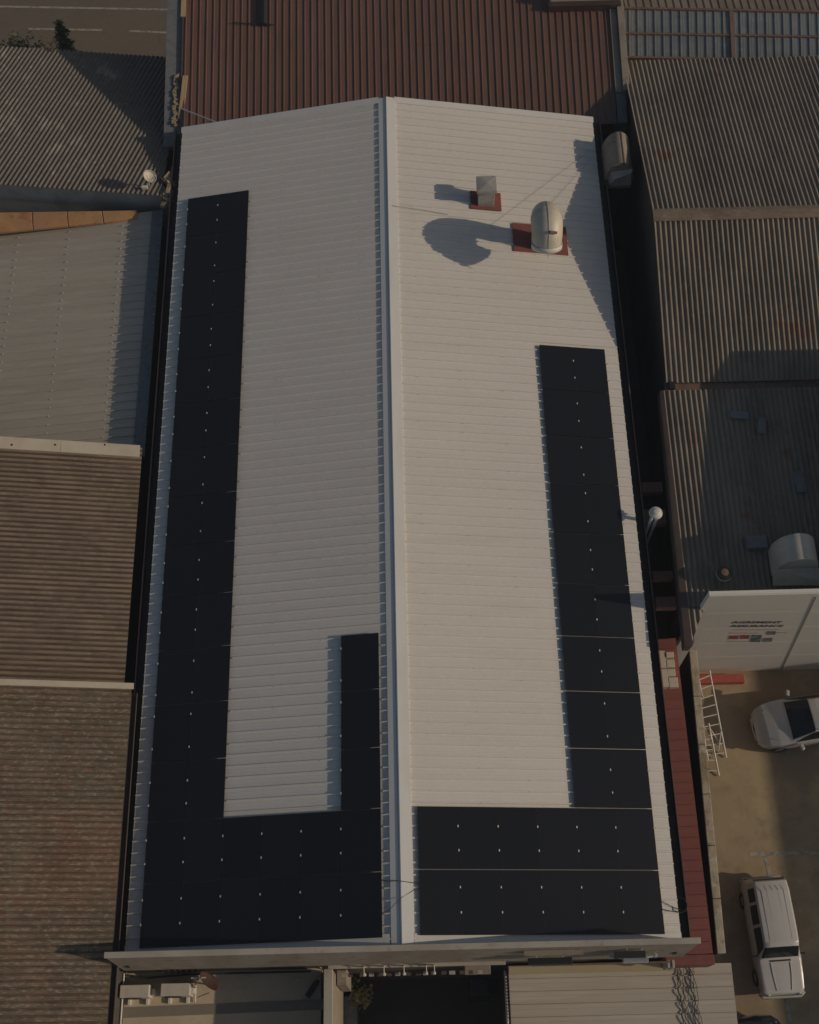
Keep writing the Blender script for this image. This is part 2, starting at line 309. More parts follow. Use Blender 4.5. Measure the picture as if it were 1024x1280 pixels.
# ------------------------------------------------------------------ roof vents and cables on the white roof
def on_right(x, y, h=0.): return at_plane(x, y, (math.sin(S),0,math.cos(S)), slope_pt(1,0,0,h))
c0 = on_right(607,252); ez = Vector((0,0,1))
bv = thing('box_vent', 'small square metal vent with flat cap on red flashing on the right slope', 'roof vent', c0)
N1 = Vector((sn,0,cs)); T1 = Vector((cs,0,-sn))
MB().obox(c0+N1*.045, T1*.56, (0,.40,0), N1*.012).build('flashing', M['red_flash'], bv)
MB().box(c0.x-.29, c0.y-.27, c0.z-.05, c0.x+.29, c0.y+.27, c0.z+.92).build('stack', M['galv'], bv, bev=.012)
cp = MB(); cc = c0+ez*.98
cp.hexa([(cc.x-.36,cc.y-.36,cc.z-.10), (cc.x+.36,cc.y-.36,cc.z-.10), (cc.x+.36,cc.y+.36,cc.z-.10), (cc.x-.36,cc.y+.36,cc.z-.10)], [(cc.x-.34,cc.y-.34,cc.z), (cc.x+.34,cc.y-.34,cc.z), (cc.x+.34,cc.y+.34,cc.z), (cc.x-.34,cc.y+.34,cc.z)])
a = len(cp.v); cp.f.pop(1)                        # replace the top by a shallow pyramid
cp.add([(cc.x-.34,cc.y-.34,cc.z), (cc.x+.34,cc.y-.34,cc.z), (cc.x+.34,cc.y+.34,cc.z), (cc.x-.34,cc.y+.34,cc.z), (cc.x,cc.y,cc.z+.05)], [(0,1,4), (1,2,4), (2,3,4), (3,0,4)])
cp.build('cap', M['galv'], bv)
c1 = on_right(675,300)
cv = thing('cowl_vent', 'large rounded gooseneck cowl vent on wide red flashing on the right slope', 'roof vent', c1)
MB().obox(c1+N1*.045, T1*.99, (0,.62,0), N1*.014).build('flashing', M['red_flash'], cv)
RC = .45
b0 = c1+Vector((.02,-.17,0))
path = [b0+Vector((0,0,-.1)), b0+Vector((0,0,.7)), b0+Vector((0,0,1.40))]
for k in range(1, 11):
    t = math.pi*k/10*.88; path.append(b0+Vector((0, -.60*(1-math.cos(t)), 1.38+.62*math.sin(t))))
rad = [.37, .37, .37, .39, .43, .48, .52, .54, .54, .53, .52, .51, .50]
md_ = (path[-1]-path[-2]).normalized(); path.append(path[-1]+md_*.16); rad.append(.50)
hd = MB().tube(path, rad, 24, cap=False); hd.build('hood', M['vent'], cv, autos=.6, thick=.01)
e1 = path[-1]
cB = b0+Vector((0,-.60,1.38)); sm_ = MB()
sm_.tube([p+(p-cB).normalized()*(r_+.004) for p, r_ in list(zip(path, rad))[4:]], .012, 6); sm_.build('seam', M['galv'], cv)
MB().tube([e1-md_*.16, e1+md_*.02], [.525, .525], 24, cap=False).build('mouth', M['whitepaint'], cv, smooth=True, thick=.012)
MB().tube([e1-md_*.02, e1-md_*.01], .50, 24).build('grille', M['blackp'], cv)
pl = at_plane(687, 295, (0,-1,.12), e1+Vector((0,-RC*1.04,0)))
MB().obox(path[-4]+((path[-4]-cB).normalized()+Vector((.3,0,0))).normalized()*.545, (.12,.0,-.03), (0,.03,.03), (0,.04,-.05)).build('nameplate', M['rust'], cv)
for k in range(3):                                 # seam ribs of the cowl
    i = 3+k*2; rr = rad[i]+.008
    d = (path[i+1]-path[i-1]).normalized(); MB().tube([path[i]-d*.015, path[i]+d*.015], rr, 24, cap=False).build('seam', M['vent'], cv, thick=.004)
def slack(a, b, sag, n=14, wob=0.):
    a, b = Vector(a), Vector(b); return [a.lerp(b, i/n)+Vector((random.uniform(-wob,wob), random.uniform(-wob,wob), -sag*4*(i/n)*(1-i/n))) for i in range(n+1)]
cbm = MB()
cbm.tube([slope_pt(-1,.62,1.52,.06), slope_pt(-1,.45,1.50,.05), slope_pt(-1,.30,1.48,.06), slope_pt(-1,.08,1.47,.14), slope_pt(1,.1,1.45,.07), slope_pt(1,.35,1.42,.06), slope_pt(1,.60,1.42,.05)], .012, 6)
cbm.tube([slope_pt(-1,.62,.55,.05), slope_pt(-1,.32,.75,.06), slope_pt(-1,.08,.95,.14), slope_pt(1,.1,1.08,.07), slope_pt(1,.35,1.22,.06), slope_pt(1,.6,1.30,.05)], .008, 6)
tag(cbm.build('power_cable', M['cable'], loc=slope_pt(1,0,1.4)), 'thin black cables crossing the ridge cap between the two front panel blocks', 'cable')
lp = MB(); q0 = slope_pt(1, 7.42, .72, .045)
lp.tube([q0, slope_pt(1,7.7,.66,.06), slope_pt(1,7.95,.62,.10)]+[slope_pt(1,7.95,.62,.10)+Vector((.22*math.sin(t)*1.0,.22*(1-math.cos(t)), -.10*math.sin(t/2))) for t in [2*math.pi*k/14 for k in range(1,15)]], .011, 6)
lp.tube([slope_pt(1,7.42,.95,.045), slope_pt(1,7.75,.78,.05), slope_pt(1,8.0,.70,.02)], .009, 6)
tag(lp.build('cable_loop', M['cable'], loc=q0), 'loose dark cable coiled over the right eave near the front corner', 'cable')
st = MB(); st.tube([on_right(612,283,.045), on_right(665,243,.05), on_right(737,188,.042)], .0035, 4); st.tube([on_right(688,255,.045), on_right(738,200,.042)], .0035, 4)  # dark strands on the sheet stand in for cast shadows of wires
tag(st.build('stay_wire', M['cable'], loc=on_right(690,230)), 'two thin stay wires running from the cowl vent to the right eave', 'wire')
st = MB(); st.tube([on_right(490,257,.09), on_right(525,262,.045), on_right(560,268,.045)], .006, 5)
tag(st.build('earth_wire', M['cable'], loc=on_right(500,258)), 'short dark wire lying beside the ridge cap near the vents', 'wire')
# ================================================================== LEFT NEIGHBOURS
def wall_block(mb, poly, z0):                      # vertical walls under a roof outline [(x,y,z)...]
    n = len(poly); mb.add([(x,y,z0) for x,y,z in poly]+list(poly), [(i,(i+1)%n,(i+1)%n+n,i+n) for i in range(n)])
# nearest: reddish lichen roof
t11 = math.tan(R(11))
def zD(x): return -.85+t11*(-7.98-x)
D = thing('lichen_roof_building', 'front left building with red lichen stained corrugated roof', 'building', (-12,2,GZ))
Dy0, Dy1 = -8.0, 7.42
qd = MB(); qd.gth = 1.5
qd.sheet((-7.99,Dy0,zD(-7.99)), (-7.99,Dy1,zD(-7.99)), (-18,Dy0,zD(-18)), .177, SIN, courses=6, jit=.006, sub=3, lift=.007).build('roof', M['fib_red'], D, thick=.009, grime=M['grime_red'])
wb = MB(); wall_block(wb, [(-8.15,Dy0+.1,zD(-8.15)-.05), (-8.15,Dy1-.1,zD(-8.15)-.05), (-17.8,Dy1-.1,zD(-17.8)-.05), (-17.8,Dy0+.1,zD(-17.8)-.05)], GZ); wb.build('wall', M['wall_dark'], D)
rcap = MB(); z_ = lambda x, h: zD(x)+h
rcap.prism([(-7.93,Dy1-.06,z_(-7.93,.03)), (-7.93,Dy1+.12,z_(-7.93,.05)), (-18,Dy1+.12,z_(-18,.05)), (-18,Dy1-.06,z_(-18,.03))], (0,0,.03)); rcap.build('verge_flashing', M['cream'], D)
dg = MB(); strip_prof(dg, [(-8.02,-1.02), (-8.00,-1.08), (-7.86,-1.08), (-7.86,-.96), (-7.84,-.96)], -8, 7.3)
# grey gutter tucked along its low edge
dg.build('gutter', M['wall_brown'], D, thick=.006)
# middle: brown corrugated roof
def zC(x): return -1.40+t11*(-8.36-x)
Cb = thing('corrugated_roof_building', 'middle left building with brown corrugated roof and pale ridge flashing', 'building', (-12.5,11.5,GZ))
Cy0, Cy1 = 7.60, 15.85
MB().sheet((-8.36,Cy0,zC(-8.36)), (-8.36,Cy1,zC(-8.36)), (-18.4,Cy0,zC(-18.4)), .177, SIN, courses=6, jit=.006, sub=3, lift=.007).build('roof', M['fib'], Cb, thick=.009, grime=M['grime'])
wb = MB(); wall_block(wb, [(-8.55,Cy0+.0,zC(-8.55)-.05), (-8.55,Cy1-.1,zC(-8.55)-.05), (-18.2,Cy1-.1,zC(-18.2)-.05), (-18.2,Cy0,zC(-18.2)-.05)], GZ); wb.build('wall', M['wall_dark'], Cb)
rf = MB(); 
for k in range(4):
    xa, xb = -8.42-2.5*k, -8.42-2.5*(k+1)+.012
    rf.prism([(xa,Cy1-.36,zC(xa)+.045), (xa,Cy1+.06,zC(xa)+.075), (xb,Cy1+.06,zC(xb)+.075), (xb,Cy1-.36,zC(xb)+.045)], (0,0,.025))
rf.build('verge_flashing', M['cream'], Cb)
for xx in (15, 69, 131):
    p = at_plane(xx, 556, (-math.sin(R(11)),0,-math.cos(R(11))), (-8.4,15.7,zC(-8.4)+.09)); MB().lathe([(0,.02),(.03,.015),(.035,0)], p, 8).build('bolt', M['blackp'], Cb)
# cream ribbed shed roof
def zB(x): return -2.35-.13*(-9.8-x)
B = thing('cream_roof_shed', 'low shed with pale cream ribbed roof partly shaded by the factory', 'shed', (-12,21.5,GZ))
yBl, yBr = 26.05, 26.15
MB().sheet((-8.45,15.95,zB(-8.45)), (-8.45,26.35,zB(-8.45)), (-18.5,15.95,zB(-18.5)), .345, TRAP, sub=4, jit=.003).build('roof', M['cream_sheet'], B, thick=.006, clip=[((-8.45,26.55,0), (-.05,1,0))])
wb = MB(); wall_block(wb, [(-8.5,16,zB(-8.5)-.06), (-8.5,26.0,zB(-8.5)-.06), (-18.4,26.0,zB(-18.4)-.06), (-18.4,16,zB(-18.4)-.06)], GZ); wb.build('wall', M['wall_dark'], B)
vg = MB(); vg.prism([(-8.46,15.95,zB(-8.46)+.02), (-8.46,26.3,zB(-8.46)+.02), (-8.86,26.3,zB(-8.86)+.045), (-8.86,15.95,zB(-8.86)+.045)], (0,0,.02)); vg.build('eave_flashing', M['box_grey'], B)
sc = MB()
for ci, xx in enumerate((-9.95, -12.0, -14.0)):
    for k in range(30):
        yv = 15.95+.1725+.345*k
        if yv < 26.2: sc.box(xx-.022, yv-.022, zB(xx)+.043, xx+.022, yv+.022, zB(xx)+.053)
tag(sc.build('fixing_screw', M['whitepaint'], B), kind='stuff')
tl = MB(); ca, cb_, cc_, cd_ = at(-90,299,-2.55), at(174,274,-2.3), at(172,263,-2.2), at(-90,267,-2.4)
for k in range(6):
    f0, f1, h = k/6, (k+1)/6-.004, random.uniform(0,.02)
    q4 = [ca.lerp(cb_,f0), ca.lerp(cb_,f1), cd_.lerp(cc_,f1), cd_.lerp(cc_,f0)]; tl.hexa([p-ez*.1 for p in q4], [p+ez*h for p in q4])
tag(tl.build('tiled_canopy', M['tile'], loc=(-12.5,26.4,-2.6), bev=.015), 'orange terracotta tiled canopy strip below the slate coloured wall', 'canopy')
# far left: patchy corrugated roof running away at an angle
A = thing('patchy_roof_building', 'far left building with patchy corrugated roof ribs running diagonally', 'building', (-13,32,GZ))
ya = R(14.5); dv = Vector((math.sin(ya), math.cos(ya), -.20)); L_A = 8.5
p1, p0 = at(224,246,-1.65), at(-420,201,-1.65)
aw = p1-p0
aU = MB().sheet(p0-dv*.0, p1+aw*.05, p0+dv*L_A, .185, SIN, courses=5, jit=.006, sub=3, lift=.007)
aU.build('roof', M['fib_a'], A, thick=.009, clip=[((-8.42,30,0), (1,0,0))])
wl = MB(); n_ = Vector((-aw.y, aw.x, 0)).normalized()
for sg in (0,):
    q0, q1 = p0+n_*.12, p1+n_*.12; q1 = q0+(q1-q0)*.985
    wl.hexa([Vector((q0.x,q0.y,GZ)), Vector((q1.x,q1.y,GZ)), Vector((q1.x,q1.y,GZ))+n_*.25, Vector((q0.x,q0.y,GZ))+n_*.25], [q0-ez*.06, q1-ez*.06, q1-ez*.12+n_*.25, q0-ez*.12+n_*.25])
wl.build('wall', M['slate'], A)
e0, e1_ = p0+dv*(L_A-.3), Vector((-8.6, 0, 0)); e1_.y = (p1+dv*(L_A-.3)).y; e1_.z = e0.z
wl = MB(); wl.hexa([(e0.x,e0.y-.25,GZ), (e1_.x,e1_.y-.25,GZ), (e1_.x,e1_.y,GZ), (e0.x,e0.y,GZ)], [(e0.x,e0.y-.25,e0.z-.12), (e1_.x,e1_.y-.25,e0.z-.12), (e1_.x,e1_.y,e0.z-.15), (e0.x,e0.y,e0.z-.15)]); wl.build('wall', M['slate'], A)
rb = MB(); r0 = at(209,243,-1.78)
rnd = random.Random(3)
for k in range(26):
    p = r0+Vector((rnd.uniform(-.22,.16), rnd.uniform(-.55,.9), rnd.uniform(-.12,.05))); s_ = rnd.uniform(.05,.14)
    rb.obox(p, Vector((rnd.uniform(-1,1),rnd.uniform(-1,1),rnd.uniform(-.4,.4)))*s_, Vector((rnd.uniform(-1,1),rnd.uniform(-1,1),rnd.uniform(-.4,.4)))*s_, Vector((rnd.uniform(-.4,.4),rnd.uniform(-.4,.4),1))*s_*.6)
rb.obox(at(214,222,-1.75), (.07,0,0), (.05,.85,-.2), (0,.01,.03))
tag(rb.build('mortar_rubble', M['rubble'], loc=r0, bev=.01), 'crumbling cream mortar and rubble at the corner of the patchy corrugated roof', 'rubble')
dz = at(188,232,-1.62)
ds = thing('satellite_dish', 'small white satellite dish standing at the edge of the patchy corrugated roof', 'satellite dish', dz)
MB().lathe([(.0,.0), (.10,.03), (.19,.08), (.25,.14), (.26,.145), (.19,.095), (.10,.045), (0,.015)], dz+Vector((.02,-.02,.45)), 20, axis=(.55,-.1,.83)).build('reflector', M['ac'], ds, smooth=True)
MB().tube([dz+Vector((-.05,.05,-.15)), dz+Vector((-.05,.05,.25)), dz+Vector((.02,-.02,.45))], .028, 8).build('mast', M['galv'], ds)
MB().tube([dz+Vector((.0,-.2,.38)), dz+Vector((.28,-.1,.62)), dz+Vector((.34,-.04,.72))], .014, 6).build('feed_arm', M['galv'], ds)
MB().box(dz.x-.30, dz.y-.16, dz.z-.03, dz.x-.08, dz.y-.04, dz.z+.08).build('base_plate', M['whitepaint'], ds)
# ================================================================== BROWN-ROOFED BUILDING BEHIND
BR = thing('brown_roof_building', 'rear building with dark brown ribbed roof behind the white roof', 'building', (0,36,GZ))
zb0, zb1, by0, by1 = -1.95, -.60, 29.72, 37.0
sl = (zb1-zb0)/(by1-by0)
def zR(yv): return zb0+sl*(yv-by0)
MB().sheet((-7.98,by0,zb0), (8.80,by0,zb0), (-7.98,by1,zb1), .275, BROWN, courses=2, sub=5, jit=.003, lift=.006).build('roof', M['brown_sheet'], BR, thick=.006)
wb = MB(); wall_block(wb, [(-8.6,by0+.05,-2.55), (9.35,by0+.05,-2.55), (9.35,by1,-1.4), (-8.6,by1,-1.4)], GZ); wb.build('wall', M['wall_brown'], BR)
sgm = MB(); sgm.hexa([(-8.62,by0-.4,-2.3), (-8.0,by0-.4,-2.3), (-8.0,by1,-.95), (-8.62,by1,-.95)], [(-8.62,by0-.4,-2.12), (-8.0,by0-.4,-2.12), (-8.0,by1,-.72), (-8.62,by1,-.72)]); sgm.build('box_gutter', M['box_grey'], BR)
for x0, x1, h, mt, yy1 in ((8.82,9.08,.10,'render_dk',36.0), (9.10,9.36,.22,'render_dk',36.0)):
    q = MB(); q.hexa([(x0,31.0,zR(31)-.9), (x1,31.0,zR(31)-.9), (x1,yy1,zR(yy1)-.9), (x0,yy1,zR(yy1)-.9)], [(x0,31.0,zR(31)+h), (x1,31.0,zR(31)+h), (x1,yy1,zR(yy1)+h), (x0,yy1,zR(yy1)+h)]); q.build('parapet', M[mt], BR, bev=.01)
q = MB(); q.hexa([(8.84,by0+.02,zR(by0)-.9), (9.2,by0+.02,zR(by0)-.9), (9.2,30.98,zR(31)-.9), (8.84,30.98,zR(31)-.9)], [(8.84,by0+.02,zR(by0)+.05), (9.2,by0+.02,zR(by0)+.05), (9.2,30.98,zR(31)+.05), (8.84,30.98,zR(31)+.05)]); q.build('flashing', M['box_grey'], BR)
p = at(735,3,-.3)
q = MB().box(6.5,p.y+.55,-1.2, 9.2,p.y+1.1,-.35); q.build('end_parapet', M['cream'], BR, bev=.02)
q = MB().box(6.4,p.y+.30,-1.2, 9.25,p.y+.545,-.72); q.build('end_gutter', M['brown_trim'], BR)
fl = MB(); a = at(330,31,zR(34.6)+.06); fl.tube([a, a+Vector((0,2.6,sl*2.6))], .13, 10); 
tag(fl.build('flue_pipe', M['blackp'], loc=a, smooth=False), 'black flue pipe lying along the brown ribbed roof at the top edge', 'pipe')
fl = MB(); fl.tube([at(290,28,zR(34.7)+.05), at(343,31,zR(34.6)+.05)], .022, 6); tag(fl.build('conduit', M['cable'], loc=at(316,30,zR(34.6))), 'thin dark conduit crossing the ribs of the brown roof below the flue', 'pipe')  # thin dark tube drawn as a line across the ribs
pk_ = MB(); a, b = at(226,150,-1.92), at(232,96,-1.45); pk_.obox((a+b)/2+Vector((0,0,.05)), (.10,0,0), (b-a)/2, (0,0,.03)); tag(pk_.build('timber_plank', M['timber'], loc=a, bev=.006), 'yellow timber plank lying along the left verge of the brown roof', 'plank')
a, b = at(229,22,-.75), at(231,-30,-.3); pk_ = MB(); pk_.obox((a+b)/2+Vector((0,0,.05)), (.09,0,0), (b-a)/2, (0,0,.03)); tag(pk_.build('timber_plank', M['timber'], loc=a, bev=.006), 'short timber plank on the brown roof verge at the top edge of the view', 'plank')
rr_ = random.Random(5); q = MB()
for k in range(22):
    p = at_plane(221-k*.12, 96+k*2.9, (0,-.182,1), (-8.3,29.32,-2.10))+Vector((rr_.uniform(-.05,.05),0,.02)); q.obox(p, (rr_.uniform(.03,.09),rr_.uniform(-.03,.03),0), (rr_.uniform(-.03,.03),rr_.uniform(.04,.09),0), (0,0,rr_.uniform(.02,.06)))
tag(q.build('rubble_edge', M['rubble'], loc=at(220,130,-2.0), bev=.006), 'row of broken cream mortar lumps beside the timber plank', 'rubble')
q = MB(); a, b = at(222,134,-1.8), at(271,153,-1.25); q.tube([a, b], .028, 8); tag(q.build('pipe_rod', M['whitepaint'], loc=a), 'thin pale rod bridging the brown roof corner to the white roof', 'pipe')
q = MB(); q.tube([at(214,139,-2.2), at(218,150,-2.1), at(220,156,-2.0)], .022, 6); q.tube([at(217,143,-2.1), at(219,154,-2.0), at(222,160,-2.0)], .018, 6); tag(q.build('bent_bracket', M['galv'], loc=at(217,150,-2.2)), 'bent grey metal bracket at the left corner between the three roofs', 'bracket')
# ================================================================== RIGHT NEIGHBOURS
RG = thing('gable_roof_building', 'right hand building with dark corrugated gable roof and brown ridge capping', 'building', (14,24,GZ))
XG, XR = 9.24, 21.0
ry, rz = 23.72, .13
fy, fz = 32.72, -1.78
vy, vz = 17.62, -1.15
MB().sheet((XG,fy,fz), (XR,fy,fz), (XG,ry,rz), .177, SIN, courses=4, jit=.006, sub=3, lift=.008).build('rear_slope', M['fib_grey'], RG, thick=.009)
MB().sheet((XG,vy+.08,vz), (XR,vy+.08,vz), (XG,ry,rz), .177, SIN, courses=3, jit=.006, sub=3, lift=.008).build('front_slope', M['fib_grey'], RG, thick=.009)
rk = MB(); k = 0; x = XG-.03
while x < XR:
    h = random.uniform(0,.012)
    prof = [(ry+.27,rz-.015), (ry+.22,rz+.01), (ry+.06,rz+.065), (ry-.06,rz+.065), (ry-.22,rz+.015), (ry-.27,rz-.01)]
    n = len(prof); rk.add([(x,yy,zz+h) for yy,zz in prof]+[(x+.90,yy,zz+h+.006) for yy,zz in prof], [(i,i+1,n+i+1,n+i) for i in range(n-1)])
    x += .885
rk.build('ridge_cap', M['fib'], RG, thick=.012)
wb = MB(); gp = [(XG+.12,fy-.05,GZ), (XG+.12,fy-.05,fz-.06), (XG+.12,ry,rz-.06), (XG+.12,vy+.1,vz-.06), (XG+.12,vy+.1,GZ)]; wb.prism(gp, (XR-XG-.2,0,0)); wb.build('wall', M['wall_dark'], RG)
vgm = MB(); strip_prof_y = [(vy+.16,vz-.02), (vy+.10,vz-.09), (vy-.20,vz-.09), (vy-.27,vz-.02)]
n = 4; vgm.add([(XG-.05,a,b) for a,b in strip_prof_y]+[(XR,a,b) for a,b in strip_prof_y], [(i,i+1,n+i+1,n+i) for i in range(3)]); vgm.build('valley_gutter', M['rust'], RG, thick=.006)
q = MB(); p = at(840,481,vz+.0); q.box(p.x-.1,p.y-.16,vz-.07,p.x+.1,p.y+.1,vz+.06); q.build('rainwater_head', M['blackp'], RG, bev=.01)
HB = thing('shaded_roof_building', 'right hand building with shaded corrugated roof and tall white front wall', 'building', (14,13,GZ))
hz0, hz1, hy1, hy0 = vz, -1.04, vy-.22, 9.62
h0 = Vector((9.10,hy1,hz0)); h1 = Vector((9.0,hy0,hz1))
MB().sheet(h1, Vector((XR,hy0,hz1)), h1+(h0-h1), .177, SIN, courses=4, jit=.005, sub=3).build('roof', M['fib_grey'], HB, thick=.009)
MB().sheet((8.97,8.3,-1.03), (9.68,8.3,-1.03), (8.985,9.60,-1.04), .177, SIN, sub=1).build('roof', M['fib_grey'], HB, thick=.009, clip=[((8.97,8.4,0),(.91,-.415,0))])
h1 = Vector((8.97,8.38,-1.02))
vf = MB(); vf.hexa([h1+Vector((-.22,-.05,-.4)), h1+Vector((-.02,-.05,-.4)), h0+Vector((-.02,.0,-.4)), h0+Vector((-.12,.0,-.4))], [h1+Vector((-.22,-.05,.03)), h1+Vector((.03,-.05,.06)), h0+Vector((.02,.0,.06)), h0+Vector((-.12,.0,.03))]); vf.build('verge_flashing', M['wall_brown'], HB, bev=.01)
wb = MB(); wb.prism([(9.16,10.15,GZ), (9.16,10.15,hz1-.45), (9.2,hy1,hz0-.45), (9.2,hy1,GZ)], (11.6,0,0)); wb.prism([(9.05,8.55,hz1-.6), (9.05,8.55,hz1-.35), (9.2,9.38,hz1-.35), (9.2,9.38,hz1-.6)], (.08,0,0)); wb.build('wall', M['wall_dark'], HB)
wo = Vector((9.34,9.43,.5)); wn = Vector((0,-1,-.048)).normalized(); wn_up = Vector((0,.048*-1,1)).normalized()
def onw(x, y, d=0.): return at_plane(x, y, wn, wo+wn*d)
tl_, bl_ = onw(887,745.5), onw(864,803)
fx = onw(868,842)
bl_ = onw(864,803); bl_.x = tl_.x+.02; wb2 = wo+Vector((0,.43,-9.0)); wb2.x = tl_.x+.05
wall_pts = [tl_, bl_, wb2, None, None]
dirx = Vector((1,0,0))
br_ = wall_pts[2]+dirx*(XR-wall_pts[2].x); tr_ = tl_+dirx*(XR-tl_.x)
fw = MB(); fw.prism([tl_, bl_, wall_pts[2], br_, tr_], -wn*.16); FW = fw.build('front_wall', M['facade'], HB)
cpw = MB(); cpw.prism([tl_+wn*.012, tr_+wn*.012, tr_-wn*.05, tl_-wn*.05], (0,0,.02)); cpw.build('coping', M['whitepaint'], FW)
jt = MB(); a, b = onw(1019,746,.004), onw(976,838,.004); jt.prism([a, b, b+dirx*.05, a+dirx*.05], wn*.008); jt.build('panel_joint', M['joint'], FW)
hl = MB()
for k in (5, 10, 15, 20):                             # fine horizontal joints of the cladding
    t = k/26; a = tl_.lerp(wall_pts[2], t); a = Vector((max(a.x, 9.35+1.4*t), a.y, a.z))+wn*.001; hl.prism([a, a+dirx*(XR-a.x), a+dirx*(XR-a.x)-ez*.008, a-ez*.008], wn*.003)
hl.build('cladding_joint', M['facade'], FW)
def text(body, x0, y0, x1, mt, thick_off, parent, hscale):
    a, b = onw(x0, y0, .008), onw(x1, y0, .008)
    cu = bpy.data.curves.new('lettering', 'FONT'); cu.body = body; cu.size = 1; cu.offset = thick_off; cu.extrude = .004
    o = bpy.data.objects.new('tmp', cu); COL.objects.link(o); bpy.context.view_layer.update()
    me = bpy.data.meshes.new_from_object(o.evaluated_get(bpy.context.evaluated_depsgraph_get()))
    xs = [v.co.x for v in me.vertices]; wdt = max(xs)-min(xs); bpy.data.objects.remove(o)
    X = (b-a)/wdt; Y = -wn.cross(Vector((1,0,0))).normalized(); Y = Y if Y.z > 0 else -Y
    off = OFF[parent.name]
    for v in me.vertices:
        v.co = a+X*(v.co.x-min(xs))+Y*v.co.y*hscale+wn*v.co.z-off
    me.name = 'lettering'; me.materials.clear(); me.materials.append(mt)
    t = bpy.data.objects.new('lettering', me); COL.objects.link(t); t.parent = parent; OFF[t.name] = off; return t
text('AGREMENT', 914.5, 779.2, 976.5, M['letter'], .006, FW, .32)
text('ASSURANCE', 912.5, 783.8, 978.5, M['letter'], .006, FW, .32)
def poster(x0, y0, x1, y1, mt, name='poster'):
    a, b, c, d = onw(x0,y1,.004), onw(x1,y1,.004), onw(x1+(y1-y0)*.33,y0,.004), onw(x0+(y1-y0)*.33,y0,.004); MB().prism([a,b,c,d], wn*.006).build(name, M[mt], FW)
poster(911,794.2,922.5,798.8,'poster_red'); poster(924.5,793.8,936,798.4,'poster_red'); poster(937.5,793.6,950,802.6,'poster_teal'); poster(958.5,789,969,793.2,'poster_grey'); poster(952.8,797.2,964.5,802.2,'poster_grey')
for x0, y0, x1 in ((917,786.5,930), (932,786.4,943), (946,786.6,974), (970,790.2,983), (911,801.2,935), (913,790.6,948)):
    poster(x0, y0, x1, y0+.9, 'letter_lt', 'text_line')
kb = MB(); a, b = at(866,850,GZ+.3), at(931,847,GZ+.3); kb.box(a.x-.2, a.y-.12, GZ, b.x, a.y+.2, GZ+.3); tag(kb.build('red_bench', M['redcurb'], loc=(11.5,9.5,GZ), bev=.02), 'low red painted bench along the foot of the white front wall', 'bench')
# things on the shaded roof
def zH(yv): return hz0+(hz1-hz0)*(yv-hy1)/(hy0-hy1)
hv = thing('barrel_vent', 'large cream barrel shaped roof vent behind the white front wall', 'roof vent', (12.4,10.8,-1.05))
def barrel(mb, x0, x1, y0, y1, zb, zt, n=14, p=1.0):
    pts = [(x0,zb)]+[(x0+(x1-x0)*(1-math.cos(math.pi*k/n))/2, zb+(zt-zb)*(.35+.65*math.sin(math.pi*k/n)**p)) for k in range(n+1)]+[(x1,zb)]
    mb.prism([(x,y0,z) for x,z in pts], (0,y1-y0,0))
q = MB(); barrel(q, 11.72, 13.0, 10.55, 11.4, -1.0, .36); q.build('hood', M['vent'], hv, autos=.5)
q = MB(); q.hexa([(11.7,10.22,-.95), (13.7,10.1,-.75), (13.25,10.54,-.45), (11.62,10.54,-.45)], [(11.7,10.2,-.9), (13.7,10.2,-.7), (13.25,10.54,-.36), (11.62,10.54,-.36)]); q.build('apron', M['vent'], hv)
q = MB(); q.box(11.8,10.541,-.98,12.85,10.549,-.5); q.build('opening', M['blackp'], hv)
q = MB(); q.box(13.35,10.9,-1.0,14.1,11.6,.2); tag(q.build('white_duct', M['whitepaint'], loc=(13.7,11.2,-1.0), bev=.05), 'white duct at the right edge beside the barrel shaped roof vent', 'duct')
for (xx, yy, w_, d_, h_, rz_, lb) in ((925,518,.30,.14,.14,-.15,'pale loose box nearest the valley gutter on the shaded roof'), (953,531,.13,.30,.14,-.2,'pale loose box standing on end left of the shaded roof centre'), (1000,602,.14,.38,.16,.1,'long pale loose box near the right edge of the shaded roof'), (945,680,.30,.21,.28,0,'square grey box left of the barrel shaped vent')):
    p = at(xx, yy, -.98); p.z = zH(p.y); o = MB().box(p.x-w_, p.y-d_, p.z-.02, p.x+w_, p.y+d_, p.z+h_).build('roof_box', M['box_grey'], loc=(p.x,p.y,p.z), bev=.015)
    o.rotation_euler = (0,0,rz_); tag(o, lb, 'box', 'loose boxes on the shaded roof')
p = at(901,724,-1.05); p.z = zH(p.y)
fp = thing('flue', 'short round flue with dark cap on the shaded corrugated roof', 'flue', p)
MB().tube([p+Vector((0,0,-.05)), p+Vector((.02,.02,.40))], .10, 14).build('pipe', M['galv'], fp, autos=.6)
MB().lathe([(0,.0),(.22,-.03),(.24,.0),(.22,.05),(.15,.06),(.14,.02),(0,.02)], p+Vector((.02,.02,.47)), 18).build('cap', M['blackp'], fp, autos=.5); MB().lathe([(.135,.0),(.12,.06),(0,.08)], p+Vector((.02,.02,.49)), 14).build('cowl', M['rust'], fp, autos=.5)
MB().lathe([(0,-.03),(.21,-.03),(.25,-.01),(.25,.0),(0,.0)], p+Vector((.02,.02,.39)), 16).build('collar', M['whitepaint'], fp, smooth=False)
